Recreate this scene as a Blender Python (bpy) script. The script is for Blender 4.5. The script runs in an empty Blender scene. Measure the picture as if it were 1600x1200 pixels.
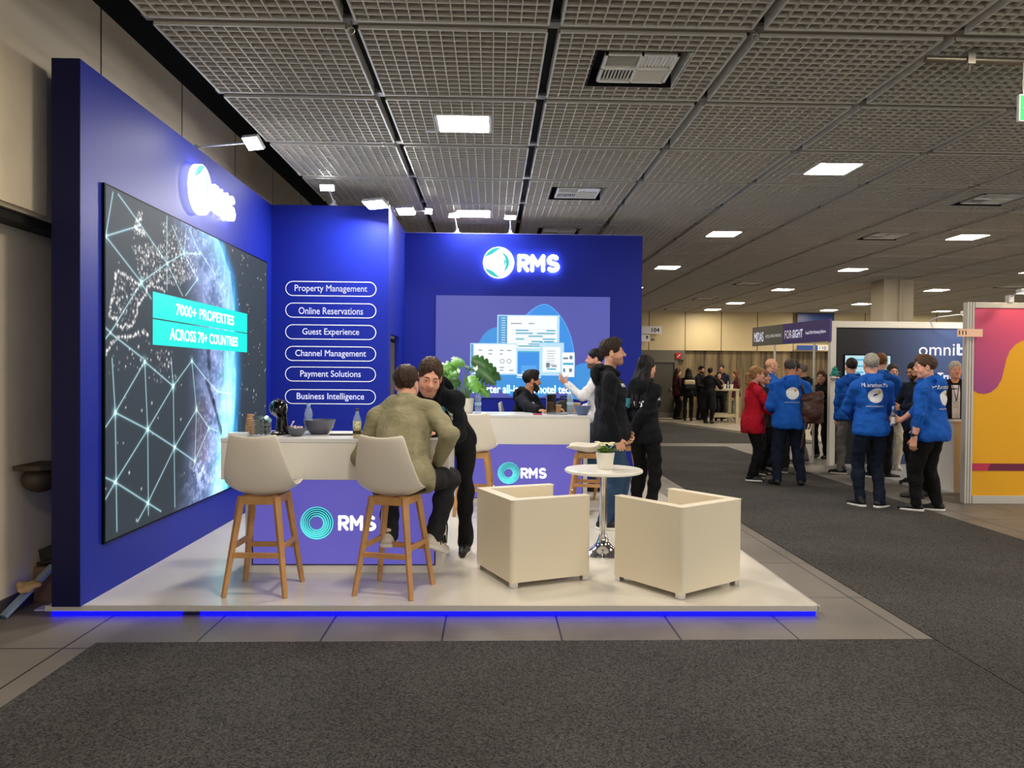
import bpy, bmesh, math, random
import numpy as np
from math import sin, cos, pi, radians
from mathutils import Vector, Matrix, Euler
from mathutils.bvhtree import BVHTree

random.seed(7); np.random.seed(7)
SC = bpy.context.scene
C = SC.collection
EYE = 1.58          # camera height
GRID = 1.3          # ceiling module
CEIL = 1.58 + 1.697 * GRID
PLAT = 0.07         # top of the booth platform

def lin(r, g, b):
    o = []
    for c in (r, g, b):
        c /= 255.0
        o.append(c / 12.92 if c <= 0.04045 else ((c + 0.055) / 1.055) ** 2.4)
    return (o[0], o[1], o[2], 1.0)

MATS = {}
def mat(name, col, rough=0.5, metal=0.0, emit=0.0, ecol=None, noise=None, bump=None, trans=0.0, alpha=1.0, fold=0.0, spec=0.5, coat=0.0, ior=1.45, vcol=None, sheen=0.0):
    """Principled material; noise=(scale, amount, detail) mottles the colour, bump=(scale, strength)."""
    if name in MATS: return MATS[name]
    m = bpy.data.materials.new(name); m.use_nodes = True
    nt = m.node_tree; b = nt.nodes['Principled BSDF']
    c = lin(*col)
    b.inputs['Base Color'].default_value = c
    b.inputs['Roughness'].default_value = rough
    b.inputs['Metallic'].default_value = metal
    b.inputs['IOR'].default_value = ior
    b.inputs['Specular IOR Level'].default_value = spec
    b.inputs['Transmission Weight'].default_value = trans
    b.inputs['Coat Weight'].default_value = coat
    b.inputs['Alpha'].default_value = alpha
    b.inputs['Sheen Weight'].default_value = sheen
    if emit:
        b.inputs['Emission Color'].default_value = lin(*(ecol or col))
        b.inputs['Emission Strength'].default_value = emit
    if noise or bump or fold:
        tc = nt.nodes.new('ShaderNodeTexCoord')
    if noise:
        n = nt.nodes.new('ShaderNodeTexNoise'); n.inputs['Scale'].default_value = noise[0]
        n.inputs['Detail'].default_value = noise[2] if len(noise) > 2 else 4
        nt.links.new(tc.outputs['Object'], n.inputs['Vector'])
        r = nt.nodes.new('ShaderNodeValToRGB')
        a = noise[1]
        r.color_ramp.elements[0].position = 0.32; r.color_ramp.elements[1].position = 0.68
        r.color_ramp.elements[0].color = tuple(x * (1 - a) for x in c[:3]) + (1,)
        r.color_ramp.elements[1].color = tuple(min(1, x * (1 + a)) for x in c[:3]) + (1,)
        nt.links.new(n.outputs['Fac'], r.inputs['Fac']); nt.links.new(r.outputs['Color'], b.inputs['Base Color'])
    if bump:
        n2 = nt.nodes.new('ShaderNodeTexNoise'); n2.inputs['Scale'].default_value = bump[0]; n2.inputs['Detail'].default_value = 3
        nt.links.new(tc.outputs['Object'], n2.inputs['Vector'])
        bp = nt.nodes.new('ShaderNodeBump'); bp.inputs['Strength'].default_value = bump[1]; bp.inputs['Distance'].default_value = 0.01
        nt.links.new(n2.outputs['Fac'], bp.inputs['Height']); nt.links.new(bp.outputs['Normal'], b.inputs['Normal'])
    if fold:            # soft creases in cloth
        n3 = nt.nodes.new('ShaderNodeTexNoise'); n3.inputs['Scale'].default_value = 7.0; n3.inputs['Detail'].default_value = 2.5; n3.inputs['Distortion'].default_value = 1.6
        mp3 = nt.nodes.new('ShaderNodeMapping'); mp3.inputs['Scale'].default_value = (1, 1, 1.5); mp3.inputs['Rotation'].default_value = (.4, .5, 0)
        nt.links.new(tc.outputs['Object'], mp3.inputs['Vector']); nt.links.new(mp3.outputs[0], n3.inputs['Vector'])
        b3 = nt.nodes.new('ShaderNodeBump'); b3.inputs['Strength'].default_value = fold; b3.inputs['Distance'].default_value = .05
        nt.links.new(n3.outputs['Fac'], b3.inputs['Height'])
        if bump: nt.links.new(b3.outputs['Normal'], bp.inputs['Normal'])
        else: nt.links.new(b3.outputs['Normal'], b.inputs['Normal'])
    if vcol:
        at = nt.nodes.new('ShaderNodeVertexColor'); at.layer_name = vcol
        nt.links.new(at.outputs['Color'], b.inputs['Emission Color'])
    MATS[name] = m
    return m

# ------------------------------------------------------------------ mesh builder
def rot(rx=0, ry=0, rz=0): return Euler((rx, ry, rz)).to_matrix().to_4x4()
def T(x, y, z): return Matrix.Translation((x, y, z))

class MB:
    def __init__(s): s.v = []; s.f = []; s.m = []
    def add(s, vs, fs, m=0, M=None):
        o = len(s.v)
        if M is not None: vs = [tuple(M @ Vector(v)) for v in vs]
        s.v.extend([tuple(v) for v in vs]); s.f.extend([tuple(i + o for i in f) for f in fs]); s.m.extend([m] * len(fs))
        return s
    def box(s, lo, hi, m=0, M=None):
        x0, y0, z0 = lo; x1, y1, z1 = hi
        vs = [(x0,y0,z0),(x1,y0,z0),(x1,y1,z0),(x0,y1,z0),(x0,y0,z1),(x1,y0,z1),(x1,y1,z1),(x0,y1,z1)]
        return s.add(vs, [(0,3,2,1),(4,5,6,7),(0,1,5,4),(1,2,6,5),(2,3,7,6),(3,0,4,7)], m, M)
    def beam(s, a, b, wa, wb=None, m=0, up=(0,0,1), M=None):
        """square bar from a to b; wa/wb = (width, depth) at each end"""
        a = Vector(a); b = Vector(b); wb = wb or wa
        d = (b - a).normalized(); u = Vector(up)
        if abs(d.dot(u)) > .95: u = Vector((0, 1, 0))
        x = d.cross(u).normalized(); y = x.cross(d)
        vs = []
        for p, w in ((a, wa), (b, wb)):
            for sx, sy in ((-1,-1),(1,-1),(1,1),(-1,1)):
                vs.append(tuple(p + x * sx * w[0] / 2 + y * sy * w[1] / 2))
        return s.add(vs, [(0,1,2,3),(7,6,5,4),(0,4,5,1),(1,5,6,2),(2,6,7,3),(3,7,4,0)], m, M)
    def tube(s, pts, r, n=10, m=0, M=None, closed=False, cap=True):
        pts = [Vector(p) for p in pts]; N = len(pts)
        rr = r if isinstance(r, (list, tuple)) else [r] * N
        vs = []; prev = None
        for i, p in enumerate(pts):
            d = (pts[(i + 1) % N] - pts[i - 1]) if closed else (pts[min(i + 1, N - 1)] - pts[max(i - 1, 0)])
            d.normalize()
            if prev is None:
                u = Vector((0, 0, 1)) if abs(d.z) < .9 else Vector((1, 0, 0))
                x = d.cross(u).normalized()
            else:
                x = (prev - d * prev.dot(d)).normalized()
            prev = x; y = d.cross(x)
            for k in range(n):
                a = 2 * pi * k / n
                vs.append(tuple(p + (x * cos(a) + y * sin(a)) * rr[i]))
        fs = []
        for i in range(N if closed else N - 1):
            j = (i + 1) % N
            for k in range(n):
                l = (k + 1) % n
                fs.append((i*n+k, i*n+l, j*n+l, j*n+k))
        if not closed and cap:
            fs.append(tuple(range(n))[::-1]); fs.append(tuple((N-1)*n + k for k in range(n)))
        return s.add(vs, fs, m, M)
    def lathe(s, prof, n=32, m=0, M=None, cap=True):
        """prof = [(r, z), ...] bottom to top (outside), revolved round Z"""
        vs = []; fs = []; N = len(prof)
        for r, z in prof:
            for k in range(n):
                a = 2 * pi * k / n; vs.append((r * cos(a), r * sin(a), z))
        for i in range(N - 1):
            for k in range(n):
                l = (k + 1) % n; fs.append((i*n+k, i*n+l, (i+1)*n+l, (i+1)*n+k))
        if cap:
            if prof[0][0] > 1e-4: fs.append(tuple(range(n))[::-1])
            if prof[-1][0] > 1e-4: fs.append(tuple((N-1)*n + k for k in range(n)))
        return s.add(vs, fs, m, M)
    def prism(s, poly, z0, z1, m=0, M=None, side=None):
        """polygon in XY extruded z0..z1"""
        n = len(poly)
        A = sum(poly[i][0]*poly[(i+1)%n][1] - poly[(i+1)%n][0]*poly[i][1] for i in range(n))
        if A < 0: poly = poly[::-1]
        vs = [(x, y, z0) for x, y in poly] + [(x, y, z1) for x, y in poly]
        s.add(vs, [tuple(range(n))[::-1], tuple(range(n, 2*n))], m, M)
        return s.add(vs, [(i, (i+1) % n, n + (i+1) % n, n + i) for i in range(n)], m if side is None else side, M)
    def ring(s, c0, r0, c1, r1, z0, z1, n=48, m=0, M=None, a0=0, a1=2*pi):
        """band between two circles (centres may differ) extruded z0..z1"""
        vs = []; fs = []
        full = abs(a1 - a0 - 2*pi) < 1e-6
        K = n if full else n + 1
        for k in range(K):
            a = a0 + (a1 - a0) * k / n; ca, sa = cos(a), sin(a)
            vs += [(c0[0]+r0*ca, c0[1]+r0*sa, z0), (c1[0]+r1*ca, c1[1]+r1*sa, z0), (c0[0]+r0*ca, c0[1]+r0*sa, z1), (c1[0]+r1*ca, c1[1]+r1*sa, z1)]
        for k in range(n):
            i = 4*k; j = 4*((k+1) % K)
            fs += [(i+2, j+2, j+3, i+3), (i, i+1, j+1, j), (i, j, j+2, i+2), (i+1, i+3, j+3, j+1)]
        return s.add(vs, fs, m, M)
    def ball(s, c, r, n=12, m=0, M=None):
        r = r if isinstance(r, (tuple, list)) else (r, r, r)
        vs = [(c[0], c[1], c[2] - r[2])]; fs = []
        h = n // 2
        for i in range(1, h):
            t = pi * i / h
            for k in range(n):
                a = 2*pi*k/n; vs.append((c[0]+r[0]*sin(t)*cos(a), c[1]+r[1]*sin(t)*sin(a), c[2]-r[2]*cos(t)))
        vs.append((c[0], c[1], c[2] + r[2])); L = len(vs) - 1
        for k in range(n):
            l = (k+1) % n
            fs.append((0, 1+l, 1+k)); fs.append((L, L-n+k, L-n+l))
            for i in range(h-2): fs.append((1+i*n+k, 1+i*n+l, 1+(i+1)*n+l, 1+(i+1)*n+k))
        return s.add(vs, fs, m, M)
    def build(s, name, mats, parent=None, smooth=False, bevel=0, seg=2, angle=40):
        me = bpy.data.meshes.new(name)
        me.from_pydata(s.v, [], s.f)
        for m in (mats if isinstance(mats, (list, tuple)) else [mats]): me.materials.append(m)
        me.polygons.foreach_set('material_index', s.m)
        if smooth:
            me.polygons.foreach_set('use_smooth', [True] * len(s.f))
            me.set_sharp_from_angle(angle=radians(angle))
        me.update()
        o = bpy.data.objects.new(name, me); C.objects.link(o)
        if parent is not None: o.parent = parent
        if bevel:
            b = o.modifiers.new('edge', 'BEVEL'); b.width = bevel; b.segments = seg; b.limit_method = 'ANGLE'; b.angle_limit = radians(40)
        return o

def raw_mesh(name, V, F, mats, parent=None, smooth=True, mi=None):
    """numpy vertices and quads -> one object"""
    me = bpy.data.meshes.new(name)
    me.vertices.add(len(V)); me.vertices.foreach_set('co', np.asarray(V, np.float32).ravel())
    k = F.shape[1]
    me.loops.add(F.size); me.loops.foreach_set('vertex_index', F.astype(np.int32).ravel())
    me.polygons.add(len(F)); me.polygons.foreach_set('loop_start', np.arange(0, F.size, k, dtype=np.int32))
    try: me.polygons.foreach_set('loop_total', np.full(len(F), k, np.int32))
    except Exception: pass
    for m in (mats if isinstance(mats, (list, tuple)) else [mats]): me.materials.append(m)
    if mi is not None: me.polygons.foreach_set('material_index', mi.astype(np.int32))
    me.update(calc_edges=True)
    if smooth: me.polygons.foreach_set('use_smooth', np.ones(len(F), bool))
    me.validate()
    o = bpy.data.objects.new(name, me); C.objects.link(o)
    if parent is not None: o.parent = parent
    return o

def tag(o, label, cat, group=None, kind=None):
    o['label'] = label; o['category'] = cat
    if group: o['group'] = group
    if kind: o['kind'] = kind
    return o
def thing(name, label, cat, loc=(0,0,0), rz=0.0, group=None):
    o = bpy.data.objects.new(name, None); o.empty_display_size = 0.1; C.objects.link(o)
    o.location = loc; o.rotation_euler = (0, 0, radians(rz))
    return tag(o, label, cat, group)
def struct(o): o['kind'] = 'structure'; return o
def dup(root, label, loc, rz=0.0):
    """copy a thing with its parts and sub-parts (mesh data shared)"""
    r = root.copy(); C.objects.link(r); r.location = loc; r.rotation_euler = (0, 0, radians(rz)); r['label'] = label
    for ch in list(root.children):
        c = ch.copy(); C.objects.link(c); c.parent = r
        for g in list(ch.children):
            d = g.copy(); C.objects.link(d); d.parent = c
    return r

# ------------------------------------------------------------------ lettering
_TX = {}
def glyphs(s, bold=0.0, res=3):
    key = (s, bold)
    if key not in _TX:
        cu = bpy.data.curves.new('t', 'FONT'); cu.body = s; cu.size = 1.0; cu.resolution_u = res
        cu.align_x = 'CENTER'; cu.align_y = 'CENTER'
        o = bpy.data.objects.new('t', cu); C.objects.link(o)
        dg = bpy.context.evaluated_depsgraph_get(); dg.update()
        me = bpy.data.meshes.new_from_object(o.evaluated_get(dg))
        V = np.array([v.co[:] for v in me.vertices]).reshape(-1, 3); F = [tuple(p.vertices) for p in me.polygons]
        bpy.data.objects.remove(o); bpy.data.curves.remove(cu); bpy.data.meshes.remove(me)
        if bold > 0:       # heavier weight: the same outline laid down in a small circle of shifts
            n = len(V); F0 = F; F = []; W_ = []
            for k in range(8):
                W_.append(V + bold*np.array([cos(k*pi/4), sin(k*pi/4), 0])); F += [tuple(i + k*n for i in f) for f in F0]
            V = np.concatenate(W_)
        lo = V.min(0); hi = V.max(0); V = V - (lo + hi) / 2
        _TX[key] = (V, F, hi - lo)
    return _TX[key]
def text2d(s, w=None, h=None, bold=0.0):
    """flat lettering centred on the origin, fitted to width w and/or height h"""
    V, F, d = glyphs(s, bold)
    sx = w / d[0] if w else h / d[1]; sy = h / d[1] if h else sx
    return V * np.array([sx, sy, 1]), F
def put_text(mb, s, M, w=None, h=None, bold=0.0, m=0, z=0.0):
    V, F = text2d(s, w, h, bold)
    mb.add([(v[0], v[1], z) for v in V], F, m, M)
    return mb

FRONT = lambda x, y, z: T(x, y, z) @ rot(pi/2, 0, 0)              # local XY upright, seen from -Y
FROM_X = lambda x, y, z: T(x, y, z) @ rot(0, 0, pi/2) @ rot(pi/2, 0, 0)   # upright, seen from +X, reading towards +Y

def stroke(mb, pts, w, z0, z1, m=0, M=None):
    """rounded stroke along a polyline: a round-ended slab per segment"""
    for a, b in zip(pts[:-1], pts[1:]):
        d = math.atan2(b[1]-a[1], b[0]-a[0]); P = []
        for k in range(9): t = d + pi/2 + pi*k/8; P.append((a[0]+w/2*cos(t), a[1]+w/2*sin(t)))
        for k in range(9): t = d - pi/2 + pi*k/8; P.append((b[0]+w/2*cos(t), b[1]+w/2*sin(t)))
        mb.prism(P, z0, z1, m, M)
def arc(cx, cy, rx, ry, a0, a1, n=9):
    return [(cx + rx*cos(radians(a0+(a1-a0)*k/n)), cy + ry*sin(radians(a0+(a1-a0)*k/n))) for k in range(n+1)]
RMS_STROKES = [
    [(0.11, .11), (0.11, .89)], [(0.11, .89), (.40, .89)] + arc(.40, .68, .21, .21, 90, -90)[1:] + [(.11, .47)], [(.33, .44), (.58, .11)],
    [(.86, .11), (.86, .89), (1.17, .42), (1.48, .89), (1.48, .11)],
    arc(2.05, .69, .24, .20, 35, 270) + arc(2.05, .30, .26, .19, 90, -145)[1:] ]
def rms_letters(mb, M, h, z0, z1, m=0):
    """the three rounded bold letters, lower left corner at the origin of M, height h"""
    for s in RMS_STROKES: stroke(mb, [(x*h, y*h) for x, y in s], .20*h, z0, z1, m, M)
def swirl(mb, M, R, z0, z1, ms=(0, 1)):
    """round mark of nested eccentric rings"""
    for k in range(5):
        r = R * (1 - .128*k); off = .026*R; ca, sa = cos(.9 + .5*k), sin(.9 + .5*k)
        mb.ring((0, 0), r, (off*ca, off*sa), r - .072*R, z0, z1, 48, ms[0], M)
    mb.ring((0, 0), R*.98, (0, 0), R*.42, z0, z1*.4, 48, ms[1], M)
# ------------------------------------------------------------------ smooth solids for bodies, clothes and other soft forms
def rc(a, b, ra, rb=None, k=.02, op=1): return ('rc', np.array(a, float), np.array(b, float), ra, ra if rb is None else rb, k, op)
def el(c, r, R=None, k=.02, op=1): return ('el', np.array(c, float), np.array(r, float), R, None, k, op)
def bx(c, hs, R=None, rad=.0, k=.01, op=1): return ('bx', np.array(c, float), np.array(hs, float), R, rad, k, op)

def _bb(p):
    if p[0] == 'rc':
        return np.minimum(p[1]-p[3], p[2]-p[4]), np.maximum(p[1]+p[3], p[2]+p[4])
    e = p[2]
    if p[3] is not None: e = np.abs(np.asarray(p[3])) @ e
    return p[1] - e, p[1] + e

def solid(prims, h, noise=None):
    """union / subtraction of prims sampled at pitch h, then surface nets -> (V, quads)"""
    B = [_bb(p) for p in prims]
    lo = np.min([b[0] for b, p in zip(B, prims) if p[6] > 0], 0) - 4*h
    hi = np.max([b[1] for b, p in zip(B, prims) if p[6] > 0], 0) + 4*h
    n = np.ceil((hi - lo) / h).astype(int) + 1
    F = np.full(n, .3, np.float32)
    ax = [(lo[i] + h*np.arange(n[i])).astype(np.float32) for i in range(3)]
    for p, (b0, b1) in zip(prims, B):
        k = p[5]; m = k + 3*h
        i0 = np.clip(np.floor((b0 - m - lo)/h).astype(int), 0, n); i1 = np.clip(np.ceil((b1 + m - lo)/h).astype(int) + 1, 0, n)
        if np.any(i1 <= i0): continue
        sl = tuple(slice(i0[i], i1[i]) for i in range(3))
        X = ax[0][sl[0]][:, None, None]; Y = ax[1][sl[1]][None, :, None]; Z = ax[2][sl[2]][None, None, :]
        if p[0] == 'rc':
            a, b, ra, rb = p[1], p[2], p[3], p[4]; d = b - a; dd = max(float(d @ d), 1e-9)
            px, py, pz = X-a[0], Y-a[1], Z-a[2]
            t = np.clip((px*d[0] + py*d[1] + pz*d[2]) / dd, 0, 1)
            D = np.sqrt((px-t*d[0])**2 + (py-t*d[1])**2 + (pz-t*d[2])**2) - (ra + t*(rb-ra))
        else:
            px, py, pz = X-p[1][0], Y-p[1][1], Z-p[1][2]
            if p[3] is not None:
                R = np.asarray(p[3])     # columns = local axes
                px, py, pz = (px*R[0,0]+py*R[1,0]+pz*R[2,0], px*R[0,1]+py*R[1,1]+pz*R[2,1], px*R[0,2]+py*R[1,2]+pz*R[2,2])
            r = p[2]
            if p[0] == 'el':
                k0 = np.sqrt((px/r[0])**2 + (py/r[1])**2 + (pz/r[2])**2)
                k1 = np.sqrt((px/r[0]**2)**2 + (py/r[1]**2)**2 + (pz/r[2]**2)**2) + 1e-6
                D = k0*(k0-1)/k1
            else:
                q = [np.abs(px)-r[0]+p[4], np.abs(py)-r[1]+p[4], np.abs(pz)-r[2]+p[4]]
                D = np.sqrt(np.maximum(q[0],0)**2 + np.maximum(q[1],0)**2 + np.maximum(q[2],0)**2) + np.minimum(np.maximum(np.maximum(q[0],q[1]),q[2]), 0) - p[4]
        f = F[sl]
        if p[6] > 0:
            hh = np.maximum(k - np.abs(f - D), 0)/max(k, 1e-6); F[sl] = np.minimum(f, D) - hh*hh*k*.25
        else:
            D = -D; hh = np.maximum(k - np.abs(f - D), 0)/max(k, 1e-6); F[sl] = np.maximum(f, D) + hh*hh*k*.25
    if noise:
        amp, sc, seed = noise
        rg = np.random.RandomState(seed)
        X = ax[0][:, None, None]; Y = ax[1][None, :, None]; Z = ax[2][None, None, :]
        for q in range(4):
            w = rg.normal(size=3); w = w/np.linalg.norm(w)*sc*(1+.6*q); ph = rg.rand()*6.28
            w2 = rg.normal(size=3)*sc*.5
            F += np.float32(amp/(1+.5*q)) * np.sin(w[0]*X + w[1]*Y + w[2]*Z + ph + 1.3*np.sin(w2[0]*X + w2[1]*Y + w2[2]*Z)).astype(np.float32)
    return nets(F, lo, h)

def nets(F, lo, h):
    n = np.array(F.shape); cd = n - 1; tot = int(cd.prod())
    S = F < 0
    lins = []; poss = []; quads = []
    st = np.array([cd[1]*cd[2], cd[2], 1])
    for a in range(3):
        A = np.moveaxis(F, a, 0); s = np.moveaxis(S, a, 0)
        c = np.moveaxis(s[:-1] != s[1:], 0, a)
        idx = np.argwhere(c)
        if not len(idx): continue
        j = idx.copy(); j[:, a] += 1
        fa = F[tuple(idx.T)]; fb = F[tuple(j.T)]
        pos = idx.astype(np.float64); pos[:, a] += fa/(fa-fb)
        b, d = (a+1) % 3, (a+2) % 3
        cs = []
        ok = (idx[:, b] > 0) & (idx[:, d] > 0) & (idx[:, b] < cd[b]) & (idx[:, d] < cd[d])
        idx = idx[ok]; pos = pos[ok]; inside = (fa[ok] < 0)
        for ob, od in ((1, 1), (0, 1), (0, 0), (1, 0)):
            q = idx.copy(); q[:, b] -= ob; q[:, d] -= od
            l = q @ st; cs.append(l); lins.append(l); poss.append(pos)
        Q = np.stack(cs, 1); Q[~inside] = Q[~inside][:, ::-1]
        quads.append(Q)
    L = np.concatenate(lins); P = np.concatenate(poss)
    u, inv = np.unique(L, return_inverse=True)
    cnt = np.bincount(inv).astype(float)
    V = np.stack([np.bincount(inv, P[:, i])/cnt for i in range(3)], 1)
    Q = np.searchsorted(u, np.concatenate(quads))
    return lo + V*h, Q

def join(parts):
    Vs = []; Fs = []; o = 0
    for V, F in parts: Vs.append(V); Fs.append(F + o); o += len(V)
    return np.concatenate(Vs), np.concatenate(Fs)
# ================================================================== THE HALL
def seam_mat(name, col, seams, scol, rough=.6, noise=(3, .12), bump=None, gap=.004):
    """painted panels with joints: seams = [(axis, period, phase), ...] in metres"""
    m = mat(name, col, rough, noise=noise, bump=bump); nt = m.node_tree; b = nt.nodes['Principled BSDF']
    src = b.inputs['Base Color'].links[0].from_socket
    tc = nt.nodes.new('ShaderNodeTexCoord'); sp = nt.nodes.new('ShaderNodeSeparateXYZ'); nt.links.new(tc.outputs['Object'], sp.inputs[0])
    last = None
    def M(op, a, v):
        n = nt.nodes.new('ShaderNodeMath'); n.operation = op
        if hasattr(a, 'links'): nt.links.new(a, n.inputs[0])
        else: n.inputs[0].default_value = a
        if v is not None:
            if hasattr(v, 'links'): nt.links.new(v, n.inputs[1])
            else: n.inputs[1].default_value = v
        return n.outputs[0]
    for a, per, ph in seams:
        t = M('DIVIDE', M('SUBTRACT', sp.outputs[a], ph), per)
        t = M('ABSOLUTE', M('SUBTRACT', M('FRACT', M('ADD', t, .5), None), .5), None)
        t = M('LESS_THAN', t, gap / per)
        last = t if last is None else M('MAXIMUM', last, t)
    mx = nt.nodes.new('ShaderNodeMix'); mx.data_type = 'RGBA'
    nt.links.new(last, mx.inputs['Factor']); nt.links.new(src, mx.inputs['A']); mx.inputs['B'].default_value = lin(*scol)
    nt.links.new(mx.outputs['Result'], b.inputs['Base Color'])
    return m

# floor plates, carpets
fm = seam_mat('floor plates', (112, 107, 101), [(0, .71, .43), (1, 1.0, 5.42)], (34, 33, 32), rough=.5, noise=(1.7, .16), gap=.006)
struct(MB().box((-3.4, -8, -.12), (30, 28, 0)).build('floor', fm))

def carpet_mat(name, a, b):
    m = bpy.data.materials.new(name); m.use_nodes = True; nt = m.node_tree; p = nt.nodes['Principled BSDF']
    p.inputs['Roughness'].default_value = .95; p.inputs['Specular IOR Level'].default_value = .15
    tc = nt.nodes.new('ShaderNodeTexCoord')
    def N(sc, det, ro=.6):
        n = nt.nodes.new('ShaderNodeTexNoise'); n.inputs['Scale'].default_value = sc; n.inputs['Detail'].default_value = det; n.inputs['Roughness'].default_value = ro
        nt.links.new(tc.outputs['Object'], n.inputs['Vector']); return n
    fine = N(95, 5, .75); big = N(.9, 3)
    r = nt.nodes.new('ShaderNodeValToRGB'); e = r.color_ramp.elements
    e[0].position = .36; e[0].color = lin(*a); e[1].position = .64; e[1].color = lin(*b)
    nt.links.new(fine.outputs['Fac'], r.inputs['Fac'])
    mx = nt.nodes.new('ShaderNodeMix'); mx.data_type = 'RGBA'; mx.blend_type = 'MULTIPLY'; mx.inputs['Factor'].default_value = .7
    r2 = nt.nodes.new('ShaderNodeValToRGB'); r2.color_ramp.elements[0].position = .3; r2.color_ramp.elements[0].color = (.6, .6, .6, 1); r2.color_ramp.elements[1].position = .7
    nt.links.new(big.outputs['Fac'], r2.inputs['Fac'])
    nt.links.new(r.outputs['Color'], mx.inputs['A']); nt.links.new(r2.outputs['Color'], mx.inputs['B'])
    nt.links.new(mx.outputs['Result'], p.inputs['Base Color'])
    bp = nt.nodes.new('ShaderNodeBump'); bp.inputs['Strength'].default_value = .6; bp.inputs['Distance'].default_value = .006
    nt.links.new(fine.outputs['Fac'], bp.inputs['Height']); nt.links.new(bp.outputs['Normal'], p.inputs['Normal'])
    return m
cm = carpet_mat('needle felt', (20, 20, 21), (102, 100, 98))
def carpet(poly, label, z=.006):
    tag(MB().prism(poly, 0, z).build('carpet', cm), label, 'carpet')
carpet([(-2.265, -6), (2.66, -6), (2.66, 4.55), (-2.265, 4.50)], 'dark grey felt carpet across the foreground, in front of the blue-lit platform')
carpet([(2.67, -6), (5.15, -6), (5.15, 16.8), (2.67, 16.8)], 'long dark grey aisle carpet running back past the right edge of the platform')
carpet([(2.4, 17.6), (7.6, 17.6), (5.6, 24.6), (2.4, 26.0)], 'far dark grey carpet beyond the pale floor strip, before the grey door')
pale = mat('pale boards', (176, 166, 148), .45, noise=(4, .1))
tag(MB().prism([(5.75, 24.75), (7.72, 17.9), (13.5, 17.9), (13.5, 27.3), (4.6, 27.3)], 0, .03).build('raised_floor', pale), 'pale wooden raised floor under the far people at the high table', 'raised floor')

# ceiling grille: one structure of square cell panels between dark slots
gm = mat('grille grey', (214, 208, 196), .5); gl = mat('grille flange', (205, 202, 192), .45)
bk = mat('plenum black', (9, 9, 9), .9); ch = mat('channel grey', (120, 114, 104), .5)
LIGHTS = [(1.5, -.5), (1.5, 1.5), (1.5, 4.5), (1.5, 7.5), (4.5, -.5), (4.5, 2.5), (4.5, 5.5), (4.5, 8.5), (4.5, 11.5), (7.5, -.5), (7.5, 2.5), (7.5, 5.5), (7.5, 8.5), (7.5, 11.5), (7.5, 14.5), (7.5, 16.4), (10.5, 5.5), (10.5, 8.5), (10.5, 11.3), (10.5, 14.4), (10.5, 16.2), (13.5, 8.5), (13.5, 12.5), (13.5, 16.2),
          (1.5, -3.5), (4.5, -3.5), (7.5, -3.5), (10.5, 2.5), (10.5, -.5)]
VENTS = [(2.5, .5), (2.5, 3.5), (2.5, 5.5), (6.5, 3.5), (6.5, 5.5), (6.5, 10.5), (6.5, 13.5), (6.5, 16.4), (11.5, 10.5)]
def gx(i): return (i - 1.704) * GRID
def gy(j): return (j + 3.836) * GRID
g = MB(); PX, PY = GRID - .085, GRID - .105; NB = 14; HB = .07
holes = {}
for i, j in LIGHTS: holes.setdefault((int(math.floor(i)), int(math.floor(j))), []).append((gx(i), gy(j), .245))
for i, j in VENTS: holes.setdefault((int(math.floor(i)), int(math.floor(j))), []).append((gx(i), gy(j), .33))
def blade(x0, y0, x1, y1, t, zb, zt, m):
    """thin upright strip: underside and both faces"""
    if abs(x1 - x0) < 1e-6:
        vs = [(x0-t,y0,zb),(x0+t,y0,zb),(x0+t,y1,zb),(x0-t,y1,zb),(x0-t,y0,zt),(x0+t,y0,zt),(x0+t,y1,zt),(x0-t,y1,zt)]
        g.add(vs, [(0,3,2,1),(0,4,7,3),(1,2,6,5)], m)
    else:
        vs = [(x0,y0-t,zb),(x1,y0-t,zb),(x1,y0+t,zb),(x0,y0+t,zb),(x0,y0-t,zt),(x1,y0-t,zt),(x1,y0+t,zt),(x0,y0+t,zt)]
        g.add(vs, [(0,3,2,1),(0,1,5,4),(3,7,6,2)], m)
for i in range(0, 20):
    for j in range(-7, 17):
        cx, cy = gx(i + .5), gy(j + .5)
        if cy + PY/2 > 27.55 and j >= 17: continue
        x0, x1, y0, y1 = cx - PX/2, cx + PX/2, cy - PY/2, cy + PY/2
        H = holes.get((i, j), [])
        for a in range(1, NB):
            for vert in (0, 1):
                p = (x0 + (x1-x0)*a/NB) if vert else (y0 + (y1-y0)*a/NB)
                segs = [(y0, y1)] if vert else [(x0, x1)]
                for hx, hy, hr in H:
                    c, o = (hx, hy) if vert else (hy, hx)
                    if abs(p - c) < hr:
                        segs = [(segs[0][0], o - hr), (o + hr, segs[0][1])]
                for s0, s1 in segs:
                    if vert: blade(p, s0, p, s1, .0035, CEIL, CEIL + HB, 0)
                    else: blade(s0, p, s1, p, .0035, CEIL + .001, CEIL + HB, 0)
        for hx, hy, hr in H:
            bm = 3 if hr > .3 else 0  # vent recess sides coloured black as shade, one side left bright
            for s in (-1, 1):
                blade(hx + s*hr, hy-hr, hx + s*hr, hy+hr, .004, CEIL - .001, CEIL + .14, 0 if s > 0 else bm); blade(hx-hr, hy + s*hr, hx+hr, hy + s*hr, .004, CEIL - .001, CEIL + .14, bm)
        for s, p in ((0, x0), (0, x1)): blade(p, y0, p, y1, .007, CEIL - .004, CEIL + .012, 1); blade(p, y0, p, y1, .006, CEIL + .012, CEIL + .09, 0)
        for s, p in ((1, y0), (1, y1)): blade(x0, p, x1, p, .007, CEIL - .004, CEIL + .012, 1); blade(x0, p, x1, p, .006, CEIL + .012, CEIL + .09, 0)
for j in range(-7, 18):   # grey cross channels in the slots
    g.box((gx(0), gy(j) - .045, CEIL + .02), (gx(20), gy(j) + .045, CEIL + .04), 2)
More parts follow.
